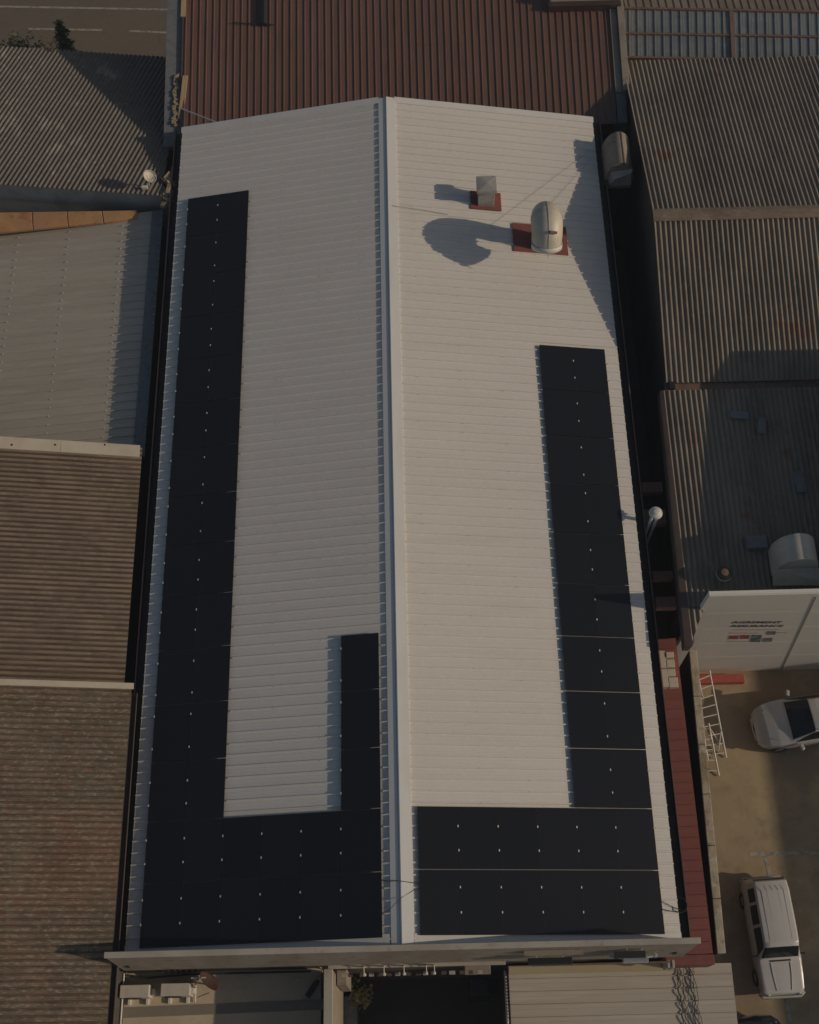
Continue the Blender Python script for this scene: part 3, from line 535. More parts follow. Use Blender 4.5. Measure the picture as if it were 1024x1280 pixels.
# glazed roof behind the gable building
SK = thing('skylight_roof', 'blue grey translucent sheet roof with rusty frames at the top right', 'skylight', (14,34,GZ))
sy0, sz0, sy1, sz1 = 33.35, -2.2, 35.15, -1.5
MB().sheet((9.5,sy0,sz0), (21,sy0-.7,sz0), (9.55,sy1,sz1), .34, TRAP, courses=2, sub=2, lift=.03).build('sheeting', M['glassroof'], SK, thick=.006)
for xx in (9.45, 13.75, 18):
    q = MB(); q.hexa([(xx-.075,sy0-.05-(xx-9.5)*.06,sz0-.1), (xx+.075,sy0-.05-(xx-9.5)*.06,sz0-.1), (xx+.075,sy1+.1-(xx-9.5)*.06,sz1-.1), (xx-.075,sy1+.1-(xx-9.5)*.06,sz1-.1)], [(xx-.075,sy0-.05-(xx-9.5)*.06,sz0+.11), (xx+.075,sy0-.05-(xx-9.5)*.06,sz0+.11), (xx+.075,sy1+.1-(xx-9.5)*.06,sz1+.11), (xx-.075,sy1+.1-(xx-9.5)*.06,sz1+.11)]); q.build('rafter', M['rust'], SK)
for yy, zz, hh in ((sy0-.05,sz0,.09), ((sy0+sy1)/2,(sz0+sz1)/2,.065), (sy1+.05,sz1,.09)):
    q = MB(); q.hexa([(9.34,yy-.05,zz-.08), (21,yy-.75,zz-.08), (21,yy-.65,zz-.08), (9.34,yy+.05,zz-.08)], [(9.34,yy-.05,zz+hh), (21,yy-.75,zz+hh), (21,yy-.65,zz+hh), (9.34,yy+.05,zz+hh)]); q.build('purlin', M['rust'], SK)
q = MB(); q.hexa([(9.5,sy0-.35,-2.6), (21,sy0-1.05,-2.6), (21,sy0-.8,-2.6), (9.5,sy0-.1,-2.6)], [(9.5,sy0-.35,-2.3), (21,sy0-1.05,-2.3), (21,sy0-.8,-2.3), (9.5,sy0-.1,-2.3)]); q.build('gutter', M['blackp'], SK)
wb = MB(); wb.hexa([(9.5,sy0+.2,GZ), (21,sy0-.5,GZ), (21,sy1+1.9,GZ), (9.5,sy1+2.6,GZ)], [(9.5,sy0+.2,-2.35), (21,sy0-.5,-2.35), (21,sy1+1.9,-1.75), (9.5,sy1+2.6,-1.75)]); wb.build('wall', M['wall_dark'], SK)
MB().sheet((9.6,sy1+.2,sz1-.05), (21,sy1-.5,sz1-.05), (9.6,sy1+3.4,sz1-.6), .30, BOXRIB, sub=2).build('rear_sheeting', M['fib_grey'], SK, thick=.006)
# ------------------------------------------------------------------ alley between the buildings
dk = thing('rounded_duct', 'rounded grey and cream duct housing in the alley by the right eave', 'duct', (8.55,27.4,-1.6))
q = MB(); barrel(q, 8.02, 9.06, 26.75, 28.2, -2.1, -.66, 12); q.build('housing', M['render_dk'], dk, autos=.5)
for xx in (8.62, 8.83):
    zz = -2.1+1.44*(.35+.65*math.sin(math.acos(1-2*(xx-8.02)/1.04)))
    MB().box(xx-.02,26.73,zz-.12,xx+.02,28.22,zz+.015).build('seam', M['wall_brown'], dk)
MB().hexa([(8.2,26.55,-1.75),(9.0,26.6,-1.75),(9.0,26.74,-1.75),(8.12,26.74,-1.75)], [(8.3,26.5,-1.30),(8.9,26.6,-1.1),(8.98,26.735,-1.0),(8.2,26.735,-1.15)]).build('end_plate', M['galv'], dk)
MB().box(8.25,27.3,GZ,8.85,28.0,-2.1).build('shaft', M['wall_dark'], dk)
p = Vector((8.33,12.78,-.85))
fw_ = thing('capped_flue', 'white twin pipe flue with round cap rising from the alley by the right eave', 'flue', (p.x,p.y,-4.0))
MB().lathe([(0,-.10),(.20,-.10),(.22,-.07),(.20,.0),(.08,.07),(0,.08)], p, 18).build('cap', M['whitepaint'], fw_, autos=.4)
for dx in (-.085, .085): MB().tube([(p.x+dx,p.y-.03,p.z-.12), (p.x+dx,p.y-.03,-5.2)], .05, 10).build('pipe', M['whitepaint'], fw_, smooth=True)
for i, (x0, y0, x1, y1, zz, lb) in enumerate(((803,602,828,615,-4,'highest of the brown beams crossing the dark alley'), (805,636,830,655,-4,'brown beam below the capped flue in the dark alley'), (817,713,845,724,-4,'thin brown beam halfway down the dark alley'), (821,745,850,760,-4,'lowest brown beam in the alley above the red annex roof'))):
    a, b = at(x0,y1,zz+1.6), at(x1,y0,zz+1.6); zz += 1.6; o = MB().box(a.x, a.y, zz-.3, 8.98, b.y, zz).build('beam', M['alley'], loc=(8.6,(a.y+b.y)/2,zz-.3), bev=.02); tag(o, lb, 'beam', 'brown beams across the alley')
al = MB(); al.box(8.0,9.6,-5.0,9.14,26.0,-4.9); tag(al.build('alley_roof', M['wall_brown'], loc=(8.5,16,-5)), 'dark brown flat roof at the bottom of the narrow alley', 'roof')
q = MB(); q.tube([at(776,400,-2.2), at(786,560,-2.4), at(800,700,-2.3), at(814,800,-2.2)], .03, 6); tag(q.build('alley_pipe', M['lip'], loc=at(786,560,-2.4)), 'thin reddish pipe running down the alley beside the right gutter', 'pipe')
# red annex
AX = thing('red_annex', 'narrow annex with red oxide ribbed roof beside the right eave', 'annex', (8.7,4.5,GZ))
MB().sheet((8.10,-.25,-4.1), (8.10,9.62,-4.1), (9.16,-.25,-3.95), .345, BEIGE, sub=2, jit=.003).build('roof', M['red_sheet'], AX, thick=.006)
MB().box(8.12,-.2,GZ,9.14,9.58,-4.2).build('wall', M['wall_brown'], AX)
MB().box(7.75,-.55,-5.0,9.2,-.27,-4.0).build('end_upstand', M['red_flash'], AX, bev=.01)
rn = random.Random(11)
base = at(829,836,-3.95); 
for k, (x0,y0,x1,y1,lb) in enumerate(((821,813,831,835,'tall cream crate against the eave, upper of the two wide ones on the red annex'), (825,836,834,859,'tall cream crate, lower of the two wide ones on the red annex'), (833,815,842,822,'small cream crate, topmost of the right column on the red annex'), (834,824,843,834,'small cream crate, second from top of the right column on the red annex'), (835,836,844,845,'small cream crate, third from top of the right column on the red annex'), (837,846.5,847,859,'small cream crate, lowest of the right column on the red annex'))):
    a, b = at(x0,y1,-3.75), at(x1,y0,-3.75); o = MB().box(a.x,a.y,-4.0,b.x,b.y,-3.75+rn.uniform(-.03,.03)).build('crate', M['paper'], loc=((a.x+b.x)/2,(a.y+b.y)/2,-4.0), bev=.015)
    tag(o, lb, 'crate', 'cream crates on the red annex roof')
# boundary wall
bw = thing('boundary_wall', 'long boundary wall with weathered cream coping between red annex and yard', 'wall', (9.5,4.4,GZ))
a0, a1 = at(866,812,-4.15), at(902,1192,-4.15)
wdt = .13
MB().hexa([(a1.x-wdt+.03,a1.y,GZ), (a1.x+wdt-.03,a1.y,GZ), (a0.x+wdt-.03,a0.y,GZ), (a0.x-wdt+.03,a0.y,GZ)], [(a1.x-wdt+.03,a1.y,-4.2), (a1.x+wdt-.03,a1.y,-4.2), (a0.x+wdt-.03,a0.y,-4.2), (a0.x-wdt+.03,a0.y,-4.2)]).build('wall', M['wall_brown'], bw)
NB = 6
for k in range(NB):
    p, q_ = a1.lerp(a0, k/NB), a1.lerp(a0, (k+1)/NB-.002); h = random.uniform(-.003,.003); j = random.uniform(-.003,.003)
    MB().hexa([(p.x-wdt+j,p.y,-4.195), (p.x+wdt+j,p.y,-4.195), (q_.x+wdt+j,q_.y,-4.195), (q_.x-wdt+j,q_.y,-4.195)], [(p.x-wdt+j,p.y,-4.10+h), (p.x+wdt+j,p.y,-4.12+h), (q_.x+wdt+j,q_.y,-4.12+h), (q_.x-wdt+j,q_.y,-4.10+h)]).build('coping_stone', M['wallcap'], bw, bev=.02)
# ------------------------------------------------------------------ ladders in the yard
def ladder(pts, n, label, mt='alu'):
    a0, b0, a1, b1 = pts                           # left foot, right foot, left head, right head
    t = thing('ladder', label, 'ladder', (a0+b0)/2, 'ladders by the boundary wall')
    MB().tube([a0, a1], .032, 8).build('rail', M['whitepaint'], t); MB().tube([b0, b1], .032, 8).build('rail', M['whitepaint'], t)
    for k in range(n):
        f = (k+.5)/n; MB().tube([a0.lerp(a1,f), b0.lerp(b1,f)], .022, 6).build('rung', M['whitepaint'], t)
ladder([at(885,949,GZ+.05), at(908,947,GZ+.05), at(868,846,GZ+1.5), at(887,838,GZ+1.5)], 9, 'longer pale ladder leaning towards the red bench beside the boundary wall')
ladder([at(883,970,GZ+.05), at(899,970,GZ+.05), at(873,905,GZ+.85), at(886,904,GZ+.85)], 5, 'shorter pale ladder lying nearer the camera against the boundary wall')
q = MB(); q.tube([at(893,948,GZ+.05), at(887,908,GZ+1.0)], .022, 6); q.tube([at(898,940,GZ+.05), at(902,912,GZ+.9)], .022, 6); q.tube([at(886,908,GZ+.9), at(902,932,GZ+.3)], .018, 6); tag(q.build('trestle_legs', M['whitepaint'], loc=at(895,930,GZ)), 'pale folding trestle legs crossed between the two ladders', 'trestle')
q = MB(); q.tube([at(874,850,GZ+.5), at(878,870,GZ+.5), at(880,872,GZ+.5)], .03, 6); tag(q.build('pipe_offcut', M['whitepaint'], loc=at(876,860,GZ+.4)), 'short white pipe offcut hooked on the top rungs of the longer ladder', 'pipe')
# ================================================================== CARS
def car(name, label, loc, yaw, st, paint, L, wheels, wr, glass, extra=None, group=None):
    """st: stations along the length (x, half width, z bottom, z belt, half top width, z top); returns the thing"""
    t = thing(name, label, 'car', loc); 
    rot = Matrix.Rotation(yaw, 3, 'Z'); lo = Vector(loc)
    W = lambda x, y, z: lo+rot @ Vector((x, y, z))
    def interp(x):
        for i in range(len(st)-1):
            if st[i][0] <= x <= st[i+1][0]:
                f = (x-st[i][0])/(st[i+1][0]-st[i][0]); f2 = f
                return [a+(b-a)*f2 for a, b in zip(st[i], st[i+1])]
        return list(st[-1] if x > st[-1][0] else st[0])
    def half(s):                                   # half section, bottom to top
        x, hw, zb, zl, tw, zt = s
        r = .06
        return [(0,zb), (hw*.86,zb), (hw*.97,zb+.07), (hw*1.0,zb+(zl-zb)*.35), (hw,zl-.16), (hw*.985,zl-.05), (hw*.955,zl), (tw+(hw*.955-tw)*.35,zl+(zt-zl)*.62), (tw,zt-.055*min(1,(zt-zl)/.2)), (tw-.05,zt-.012), (tw*.6,zt+.012), (0,zt+.02)]
    xs = sorted(set([s[0] for s in st]+[st[0][0]+(st[-1][0]-st[0][0])*k/44 for k in range(45)]))
    mb = MB(); rows = []
    for x in xs:
        h = half(interp(x)); rows.append([W(x, y_, z_) for y_, z_ in h]+[W(x, -y_, z_) for y_, z_ in h[-2:0:-1]])
    m = len(rows[0]); mb.add([p for r_ in rows for p in r_], [(i*m+k, i*m+(k+1)%m, (i+1)*m+(k+1)%m, (i+1)*m+k) for i in range(len(rows)-1) for k in range(m)]+[tuple(range(m))[::-1], tuple(range((len(rows)-1)*m, len(rows)*m))])
    mb.build('body', M[paint], t, autos=.55)
    def surf(x, q):                                # q in section-index units 0..11
        h = half(interp(x)); i = min(int(q), 10); f = q-i; return Vector((x, h[i][0]+(h[i+1][0]-h[i][0])*f, h[i][1]+(h[i+1][1]-h[i][1])*f))
    def patch(nm, mt, fa, fb, q0, q1, side, lift=.012, nx=8, nq=8):   # fa/fb: x limits as functions of q
        g = MB(); vs = []
        for a in range(nx+1):
            for b in range(nq+1):
                q = q0+(q1-q0)*b/nq; xa, xb = fa(q), fb(q); x = xa+(xb-xa)*a/nx
                p = surf(x, q); e = 1e-3
                nrm = (surf(x+e, q)-surf(x-e, q)).cross(surf(x, min(q+e,11))-surf(x, q-e))
                nrm = nrm.normalized() if nrm.length > 0 else Vector((0,0,1))
                if nrm.z < -.2 or (abs(nrm.z) < .2 and nrm.y < 0): nrm = -nrm
                p = p+nrm*lift; vs.append(W(p.x, p.y*side, p.z))
        g.add(vs, [(a*(nq+1)+b, (a+1)*(nq+1)+b, (a+1)*(nq+1)+b+1, a*(nq+1)+b+1) for a in range(nx) for b in range(nq)])
        return g
    for nm, mt, fa, fb, q0, q1, both in glass:
        if both == 'mid':
            g1 = patch(nm, mt, fa, fb, q0, q1, 1); g2 = patch(nm, mt, fa, fb, q0, q1, -1); g1.add(g2.v, g2.f); g1.build(nm, M[mt], t, smooth=True)
        else:
            for sd in (1,-1): patch(nm, mt, fa, fb, q0, q1, sd).build(nm, M[mt], t, smooth=True)
    for x, yy in wheels:
        for sd in (1,-1):
            c = W(x, sd*yy, wr); ax = rot @ Vector((0,sd,0))
            wl = MB().lathe([(wr*.55,-.09),(wr*.93,-.09),(wr,-.05),(wr,.05),(wr*.93,.09),(wr*.6,.085),(wr*.58,.06)], c, 20, ax).build('wheel', M['rubber'], t, autos=.6)
            MB().lathe([(0,.07),(wr*.35,.075),(wr*.6,.06),(wr*.6,.0)], c, 16, ax).build('rim', M['alu'], wl, autos=.6)
    if extra: extra(t, W, rot)
    return t
# white old estate (six side windows, ribbed roof)
pa, pb = at(979,1244,GZ+.55), at(953,1099,GZ+.55)   # nose, tail
mid = (pa+pb)/2; yaw = math.atan2(pa.y-pb.y, pa.x-pb.x)
Lr = (pa-pb).length; hl_ = Lr/2
RST = [(-hl_,.66,.40,.62,.60,.66), (-hl_+.04,.70,.30,.80,.55,1.0), (-hl_+.10,.715,.26,.86,.54,1.28), (-hl_+.20,.725,.24,.88,.545,1.46), (-hl_+.5,.74,.24,.89,.56,1.53), (-.2,.745,.24,.89,.57,1.545), (.30,.745,.24,.89,.565,1.52), (.42,.745,.24,.89,.56,1.47), (.74,.74,.24,.89,.62,.97), (.78,.74,.24,.885,.63,.945), (1.2,.72,.24,.85,.60,.90), (hl_-.14,.68,.26,.80,.56,.84), (hl_-.04,.66,.30,.72,.52,.77), (hl_,.64,.38,.62,.50,.66)]
def renault_extra(t, W, rot):
    for sd in (1,-1):
        MB().lathe([(.0,.02),(.07,.015),(.085,-.01),(.09,-.05)], W(hl_-.0,sd*.50,.66), 14, rot @ Vector((1,0,0))).build('headlight', M['lamp_glass'], t, smooth=True)
        MB().obox(W(-hl_+.02,sd*.62,.72), rot @ Vector((.03,0,0)), rot @ Vector((0,.035,0)), (0,0,.08)).build('tail_light', M['amber'], t)
        m_ = MB().obox(W(.62,sd*.78,.96), rot @ Vector((.03,0,0)), rot @ Vector((0,.075,0)), (0,0,.05)); m_.build('mirror', M['blackp'], t, bev=.02)
    for x, nm in ((hl_+.05,'bumper'), (-hl_-.06,'bumper')):
        MB().tube([W(x-.12*(1 if x>0 else -1),-.74,.44), W(x,-.62,.44), W(x,.62,.44), W(x-.12*(1 if x>0 else -1),.74,.44)], .045, 8).build(nm, M['galv'], t, smooth=True)
    for yy in (-.36,-.18,.18,.36,0): MB().tube([W(-hl_+.35,yy,1.545), W(-.2,yy,1.557), W(.22,yy,1.536)], .006, 6).build('roof_rib', M['carwhite'], t)
    for yy in (-.30,.30): MB().tube([W(.86,yy*1.05,.965), W(1.2,yy,.925), W(hl_-.12,yy*.8,.862)], .011, 6).build('bonnet_ridge', M['carwhite'], t)
    MB().obox(W(.80,0,.965), rot @ Vector((.025,0,0)), rot @ Vector((0,.34,0)), (0,0,.006)).build('scuttle_vent', M['blackp'], t)
def cst(v): return lambda q: v
car('estate_car', 'old white estate car with ribbed roof parked facing the camera', (mid.x,mid.y,GZ), yaw, RST, 'carwhite', Lr, ((1.22,.66),(-1.2,.66)), .29,
    [('windscreen','carglass',lambda q: .425+.02*0,cst(.70),8.3,11,'mid'), ('rear_window','carglass',cst(-hl_+.055),cst(-hl_+.15),8.5,11,'mid'),
     ('side_window','carglass',cst(-.22),lambda q: .42-(q-6.3)*.02+(8-q)*.12,6.3,7.85,'s'), ('side_window','carglass',cst(-.92),cst(-.32),6.3,7.85,'s'), ('side_window','carglass',cst(-1.45),cst(-1.02),6.35,7.8,'s')], renault_extra)
# silver-white hatchback nosing in from the right
nose = at(943,911,GZ+.5); yawh = R(186.5)
HL = 3.9; fwd = Vector((math.cos(yawh), math.sin(yawh), 0))
ctr = nose-fwd*(HL/2)
h2 = HL/2
HST = [(-h2,.70,.40,.70,.60,.80), (-h2+.1,.80,.28,.90,.55,1.15), (-h2+.35,.83,.22,.95,.56,1.40), (-.9,.84,.22,.95,.58,1.45), (-.1,.845,.22,.94,.59,1.46), (.12,.845,.22,.94,.585,1.43), (.85,.84,.22,.93,.68,1.00), (.92,.84,.22,.925,.69,.965), (1.3,.82,.22,.88,.64,.91), (1.6,.76,.24,.81,.56,.83), (1.8,.68,.28,.70,.46,.72), (h2-.05,.58,.34,.58,.40,.60), (h2,.52,.40,.52,.36,.54)]
def hatch_extra(t, W, rot):
    for sd in (1,-1):
        MB().hexa([W(1.45,sd*.74,.72),W(1.45,sd*.60,.80),W(1.74,sd*.56,.70),W(1.72,sd*.66,.64)], [W(1.45,sd*.765,.74),W(1.45,sd*.60,.865),W(1.76,sd*.56,.755),W(1.74,sd*.68,.68)]).build('headlight', M['lamp_glass'], t, bev=.01)
        m_ = MB().obox(W(.62,sd*.97,.98), rot @ Vector((.055,.03*sd,0)), rot @ Vector((-.03*sd,.11,0)), (0,0,.07)); m_.build('mirror', M['carsilver'], t, bev=.03)
        MB().tube([W(-.5,sd*.55,1.475), W(.05,sd*.56,1.475)], .012, 6).build('roof_trim', M['blackp'], t)
    MB().tube([W(h2-.16,-.62,.42), W(h2-.0,-.34,.42), W(h2+.01,0,.42), W(h2-.0,.34,.42), W(h2-.16,.62,.42)], .05, 8).build('bumper', M['carsilver'], t, smooth=True)
    MB().tube([W(h2-.06,-.40,.50), W(h2+.015,0,.50), W(h2-.06,.40,.50)], .022, 6).build('grille', M['blackp'], t)
    MB().tube([W(1.25,-.62,.915), W(1.5,-.53,.865), W(1.72,-.38,.775)], .008, 5).build('bonnet_crease', M['carsilver'], t); MB().tube([W(1.25,.62,.915), W(1.5,.53,.865), W(1.72,.38,.775)], .008, 5).build('bonnet_crease', M['carsilver'], t)
    MB().tube([W(-.3,.1,1.47), W(-.42,.1,1.52)], .018, 6).build('aerial', M['blackp'], t)
    MB().tube([W(.80,-.25,1.03), W(.55,.30,1.20)], .010, 5).build('wiper', M['blackp'], t); 
car('hatchback', 'silver white hatchback nosing in from the right edge of the yard', (ctr.x,ctr.y,GZ), yawh, HST, 'carsilver', HL, ((1.18,.75),(-1.2,.75)), .30,
    [('windscreen','carglass',lambda q: .14,cst(.845),8.25,11,'mid'), ('side_window','carglass',cst(-.35),lambda q: .20+(8-q)*.36,6.35,7.85,'s'), ('side_window','carglass',cst(-1.2),cst(-.45),6.35,7.85,'s'), ('rear_window','carglass',cst(-h2+.12),cst(-h2+.33),8.4,11,'mid')], hatch_extra)
# dark car entering at the bottom
dp = at(956,1277,GZ+1.0)
DST = [(x, hw, zb, zl, tw, zt) for x, hw, zb, zl, tw, zt in HST]
car('hatchback', 'dark navy hatchback just visible at the bottom right edge', (dp.x, dp.y-1.78, GZ), R(95), DST, 'cardark', HL, ((1.18,.75),(-1.2,.75)), .30,
    [('windscreen','carglass',lambda q: .14,cst(.845),8.25,11,'mid'), ('side_window','carglass',cst(-.35),lambda q: .20+(8-q)*.36,6.35,7.85,'s')], hatch_extra)
# ================================================================== FRONT TERRACES
TZ = -3.2
TR = thing('terrace_block', 'front terrace block with cream concrete deck below the left parapet', 'terrace', (-5.5,-2,GZ))
MB().box(-8.10,-5,GZ,-2.42,-.425,TZ).build('deck', M['concrete'], TR)
a, b = at(150,1262,TZ), at(405,1252,TZ)
q = MB(); pts = [at(148,1273,TZ+.006), at(407,1262,TZ+.006), at(407,1249,TZ+.006), at(148,1260,TZ+.006)]; q.prism(pts, (0,0,.012)); q.build('drain_band', M['band'], TR)
MB().box(-8.14,-5,GZ,-8.105,-.46,TZ+.2).build('edge_upstand', M['wall_dark'], TR); MB().tube([(-8.10,-.5,TZ+.25), (-8.10,-5,TZ+.25)], .028, 8).build('edge_pipe', M['whitepaint'], TR)
MB().box(-8.0,-.46,TZ,-2.45,-.428,TZ+.75).build('wall_base', M['wall_brown'], TR)
pw_ = thing('partition_wall', 'cream capped partition wall between left terrace and dark courtyard', 'wall', (-2.3,-2.5,GZ))
x0, x1 = at(405.5,1240,-1.8).x, at(415,1240,-1.8).x
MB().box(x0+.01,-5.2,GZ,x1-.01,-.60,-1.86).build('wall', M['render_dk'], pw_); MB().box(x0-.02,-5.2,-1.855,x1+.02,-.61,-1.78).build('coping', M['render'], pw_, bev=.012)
MB().box(x1+.02,-.9,-6.2,x1+.30,-.45,-3.6).build('pier', M['render_dk'], pw_, bev=.01)
MB().box(x1+.0,-5.2,GZ,x1+.42,-.95,-7.4).build('plinth', M['box_grey'], pw_)
def ac_unit(px_, py_, label):
    p = at(px_, py_, TZ+.70)
    t = thing('air_conditioner', label, 'air conditioner', (p.x,p.y,TZ), 'air conditioners on the left terrace')
    w_, d_, h_ = .42, .17, .60
    MB().box(p.x-w_,p.y-d_,TZ+.10,p.x+w_,p.y+d_,TZ+.10+h_).build('casing', M['ac'], t, bev=.02)
    g = MB().lathe([(0,0),(.24,0),(.26,.012),(.24,.02),(0,.02)], (p.x-.1,p.y-d_-.002,TZ+.40), 20, (0,-1,0)); g.build('fan_grille', M['blackp'], t)
    MB().box(p.x+w_+.002,p.y-.12,TZ+.16,p.x+w_+.10,p.y+.08,TZ+.42).build('valve_cover', M['whitepaint'], t, bev=.02)
    for sx in (-.26,.26): MB().box(p.x+sx-.045,p.y-d_-.16,TZ+.0,p.x+sx+.045,p.y+d_+.04,TZ+.095).build('foot', M['whitepaint'], t, bev=.01)
ac_unit(168,1239,'cream outdoor air conditioner nearest the terrace corner'); ac_unit(219,1237,'cream outdoor air conditioner beside the rusty satellite dish')
dp_ = at(259,1229,TZ+.55)
ds = thing('satellite_dish', 'dark rusty satellite dish tilted on edge on the left terrace', 'satellite dish', (dp_.x,dp_.y,TZ))
MB().lathe([(0,0),(.18,.02),(.30,.06),(.38,.11),(.385,.118),(.30,.075),(.18,.035),(0,.014)], dp_, 24, axis=Vector((.80,.72,.42)).normalized()).build('reflector', M['dish'], ds, smooth=True)
MB().tube([(dp_.x-.02,dp_.y,TZ), (dp_.x-.02,dp_.y,TZ+.52)], .025, 8).build('mast', M['galv'], ds)
MB().tube([dp_+Vector((.05,-.25,-.1)), dp_+Vector((-.25,-.38,.05))], .012, 6).build('feed_arm', M['cable'], ds)
q = MB(); b0_ = at(242,1238,TZ+.4); q.tube([b0_+Vector((0,-.3,-.35)), b0_+Vector((0,.35,-.3))], .02, 6); q.tube([b0_+Vector((.0,.3,-.4)), b0_+Vector((.0,.3,.4)), b0_+Vector((.4,.3,.4))], .02, 6); tag(q.build('pipe_stand', M['whitepaint'], loc=b0_), 'white pipe stand between the air conditioner and the rusty dish', 'pipe')
q = MB()
for k in range(7): q.tube([(-6.9+.17*k,-.5,TZ+.08), (-6.9+.17*k,-.47,TZ+.9)], .022, 6)
q.tube([(-7.95,-.55,TZ+.15), (-7.4,-.62,TZ+.12), (-6.2,-.55,TZ+.14), (-2.7,-.55,TZ+.12)], .03, 6); q.tube([(-7.95,-.50,TZ+.55), (-6.9,-.5,TZ+.5), (-5.9,-.5,TZ+.55), (-2.8,-.5,TZ+.5)], .022, 6)
tag(q.build('refrigerant_pipes', M['cable'], loc=(-7,-.55,TZ)), 'dark refrigerant pipes along the wall behind the air conditioners', 'pipe')
p = at(390,1237,TZ+.15); q = MB(); q.obox(p, Vector((.14,.20,0)), Vector((-.06,.045,0)), (0,0,.08)); q.obox(p+Vector((.15,.19,.02)), Vector((.05,-.03,0)), Vector((.03,.06,0)), (0,0,.10)); tag(q.build('floodlight', M['blackp'], loc=p-ez*.1, bev=.02), 'small black floodlight lying on the shaded end of the left terrace', 'floodlight')
q = MB(); p = at(371,1226,TZ+.3); q.obox(p, (.09,.07,0), (-.03,.04,0), (0,0,.05)); tag(q.build('pipe_elbow', M['galv'], loc=p, bev=.02), 'grey pipe elbow at the wall behind the black floodlight', 'pipe')
# courtyard
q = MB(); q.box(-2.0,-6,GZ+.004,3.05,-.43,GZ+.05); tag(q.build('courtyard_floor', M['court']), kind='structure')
sgl = thing('sign_ledge', 'cream ledge carrying small white spot lamps above the dark courtyard', 'ledge', (.4,-.5,-2.7))
la, lb_ = at(410,1212,-2.65), at(632,1203,-2.65)
MB().box(la.x,-.535,-2.72,lb_.x,-.43,-2.63).build('ledge', M['render'], sgl, bev=.01)
for xx in (455,480,505,533,543):
    p = at(xx,1206,-2.45); 
    lm_ = MB().tube([(p.x,-.50,-2.63), (p.x,-.55,-2.35)], .02, 6).build('lamp_arm', M['whitepaint'], sgl)
    MB().lathe([(0,.0),(.05,.0),(.045,.12),(0,.13)], (p.x,-.70,-2.86), 10).build('spot_lamp', M['whitepaint'], sgl, smooth=False)
    MB().tube([(p.x,-.52,-2.40), (p.x,-.68,-2.5), (p.x,-.70,-2.74)], .014, 6).build('lamp_arm', M['whitepaint'], sgl)
bx = random.Random(2)
for k in range(16):
    xx = 428+k*11.5+bx.uniform(-3,3); p = at(xx,1213,-2.9); q = MB().box(p.x-.07*bx.uniform(.5,1.3),-.74,-3.0,p.x+.09,-.64,-2.95); q.build('clip', M['wall_brown'] if k%3 else M['galv'], sgl)
def leafplant(mb, c, n, spread, ll, lw_, rnd, up=.6):
    for k in range(n):
        a_ = rnd.uniform(0,2*math.pi); el_ = rnd.uniform(-.1,1)*up; d = Vector((math.cos(a_)*math.cos(el_), math.sin(a_)*math.cos(el_), math.sin(el_)))
        o_ = Vector(c)+d*rnd.uniform(.1,1)*spread; s_ = d.orthogonal().normalized(); s_ = (s_*math.cos(rnd.uniform(0,3))+d.cross(s_)*math.sin(rnd.uniform(0,3)))
        l_ = ll*rnd.uniform(.6,1.2); ww = lw_*rnd.uniform(.6,1.2); mb.add([o_, o_+d*l_*.5+s_*ww, o_+d*l_-ez*l_*.25, o_+d*l_*.5-s_*ww], [(0,1,2,3)])
rnd = random.Random(4); p = at(446,1246,-7.2)
pt = thing('potted_plant', 'bushy yellow green plant growing in a small box in the dark courtyard', 'plant', (p.x,p.y,GZ+.05))
q = MB()
for sx, sy, n in ((0,0,60), (.22,.05,40), (-.05,.28,36), (.12,-.22,40), (.38,.12,16)): leafplant(q, (p.x+sx,p.y+sy,-7.45+rnd.uniform(0,.2)), n, .20, .17, .04, rnd)
q.build('leaves', M['leaf_y'], pt)
q = MB()
for k in range(9): 
    e_ = Vector((p.x+rnd.uniform(-.2,.35), p.y+rnd.uniform(-.3,.3), -7.45)); q.tube([(p.x-.05,p.y,-7.95), ((p.x+e_.x)/2,(p.y+e_.y)/2,-7.7), e_], [.02,.015,.008], 6)
q.build('stem', M['bark'], pt)
MB().box(p.x-.28,p.y-.16,GZ+.05,p.x+.18,p.y+.16,-7.95).build('planter', M['render_dk'], pt, bev=.01)
q = MB(); p = at(600,1232,-6); q.box(p.x-.3,p.y-.3,GZ+.05,p.x+.3,p.y+.25,-6.2); q.box(p.x-.26,p.y-.26,-6.2,p.x+.26,p.y+.2,-6.1); tag(q.build('cabinet', M['blackp'], loc=(p.x,p.y,GZ+.05), bev=.02), 'black cabinet standing in the darkest corner of the courtyard', 'cabinet')
q = MB(); p = at(597,1212,-3.4); q.box(p.x-.38,-.72,-3.5,p.x+.38,-.45,-3.38); tag(q.build('wall_box', M['render_dk'], loc=(p.x,-.5,-3.5), bev=.02), 'small cream wall box under the right end of the sign ledge', 'box')
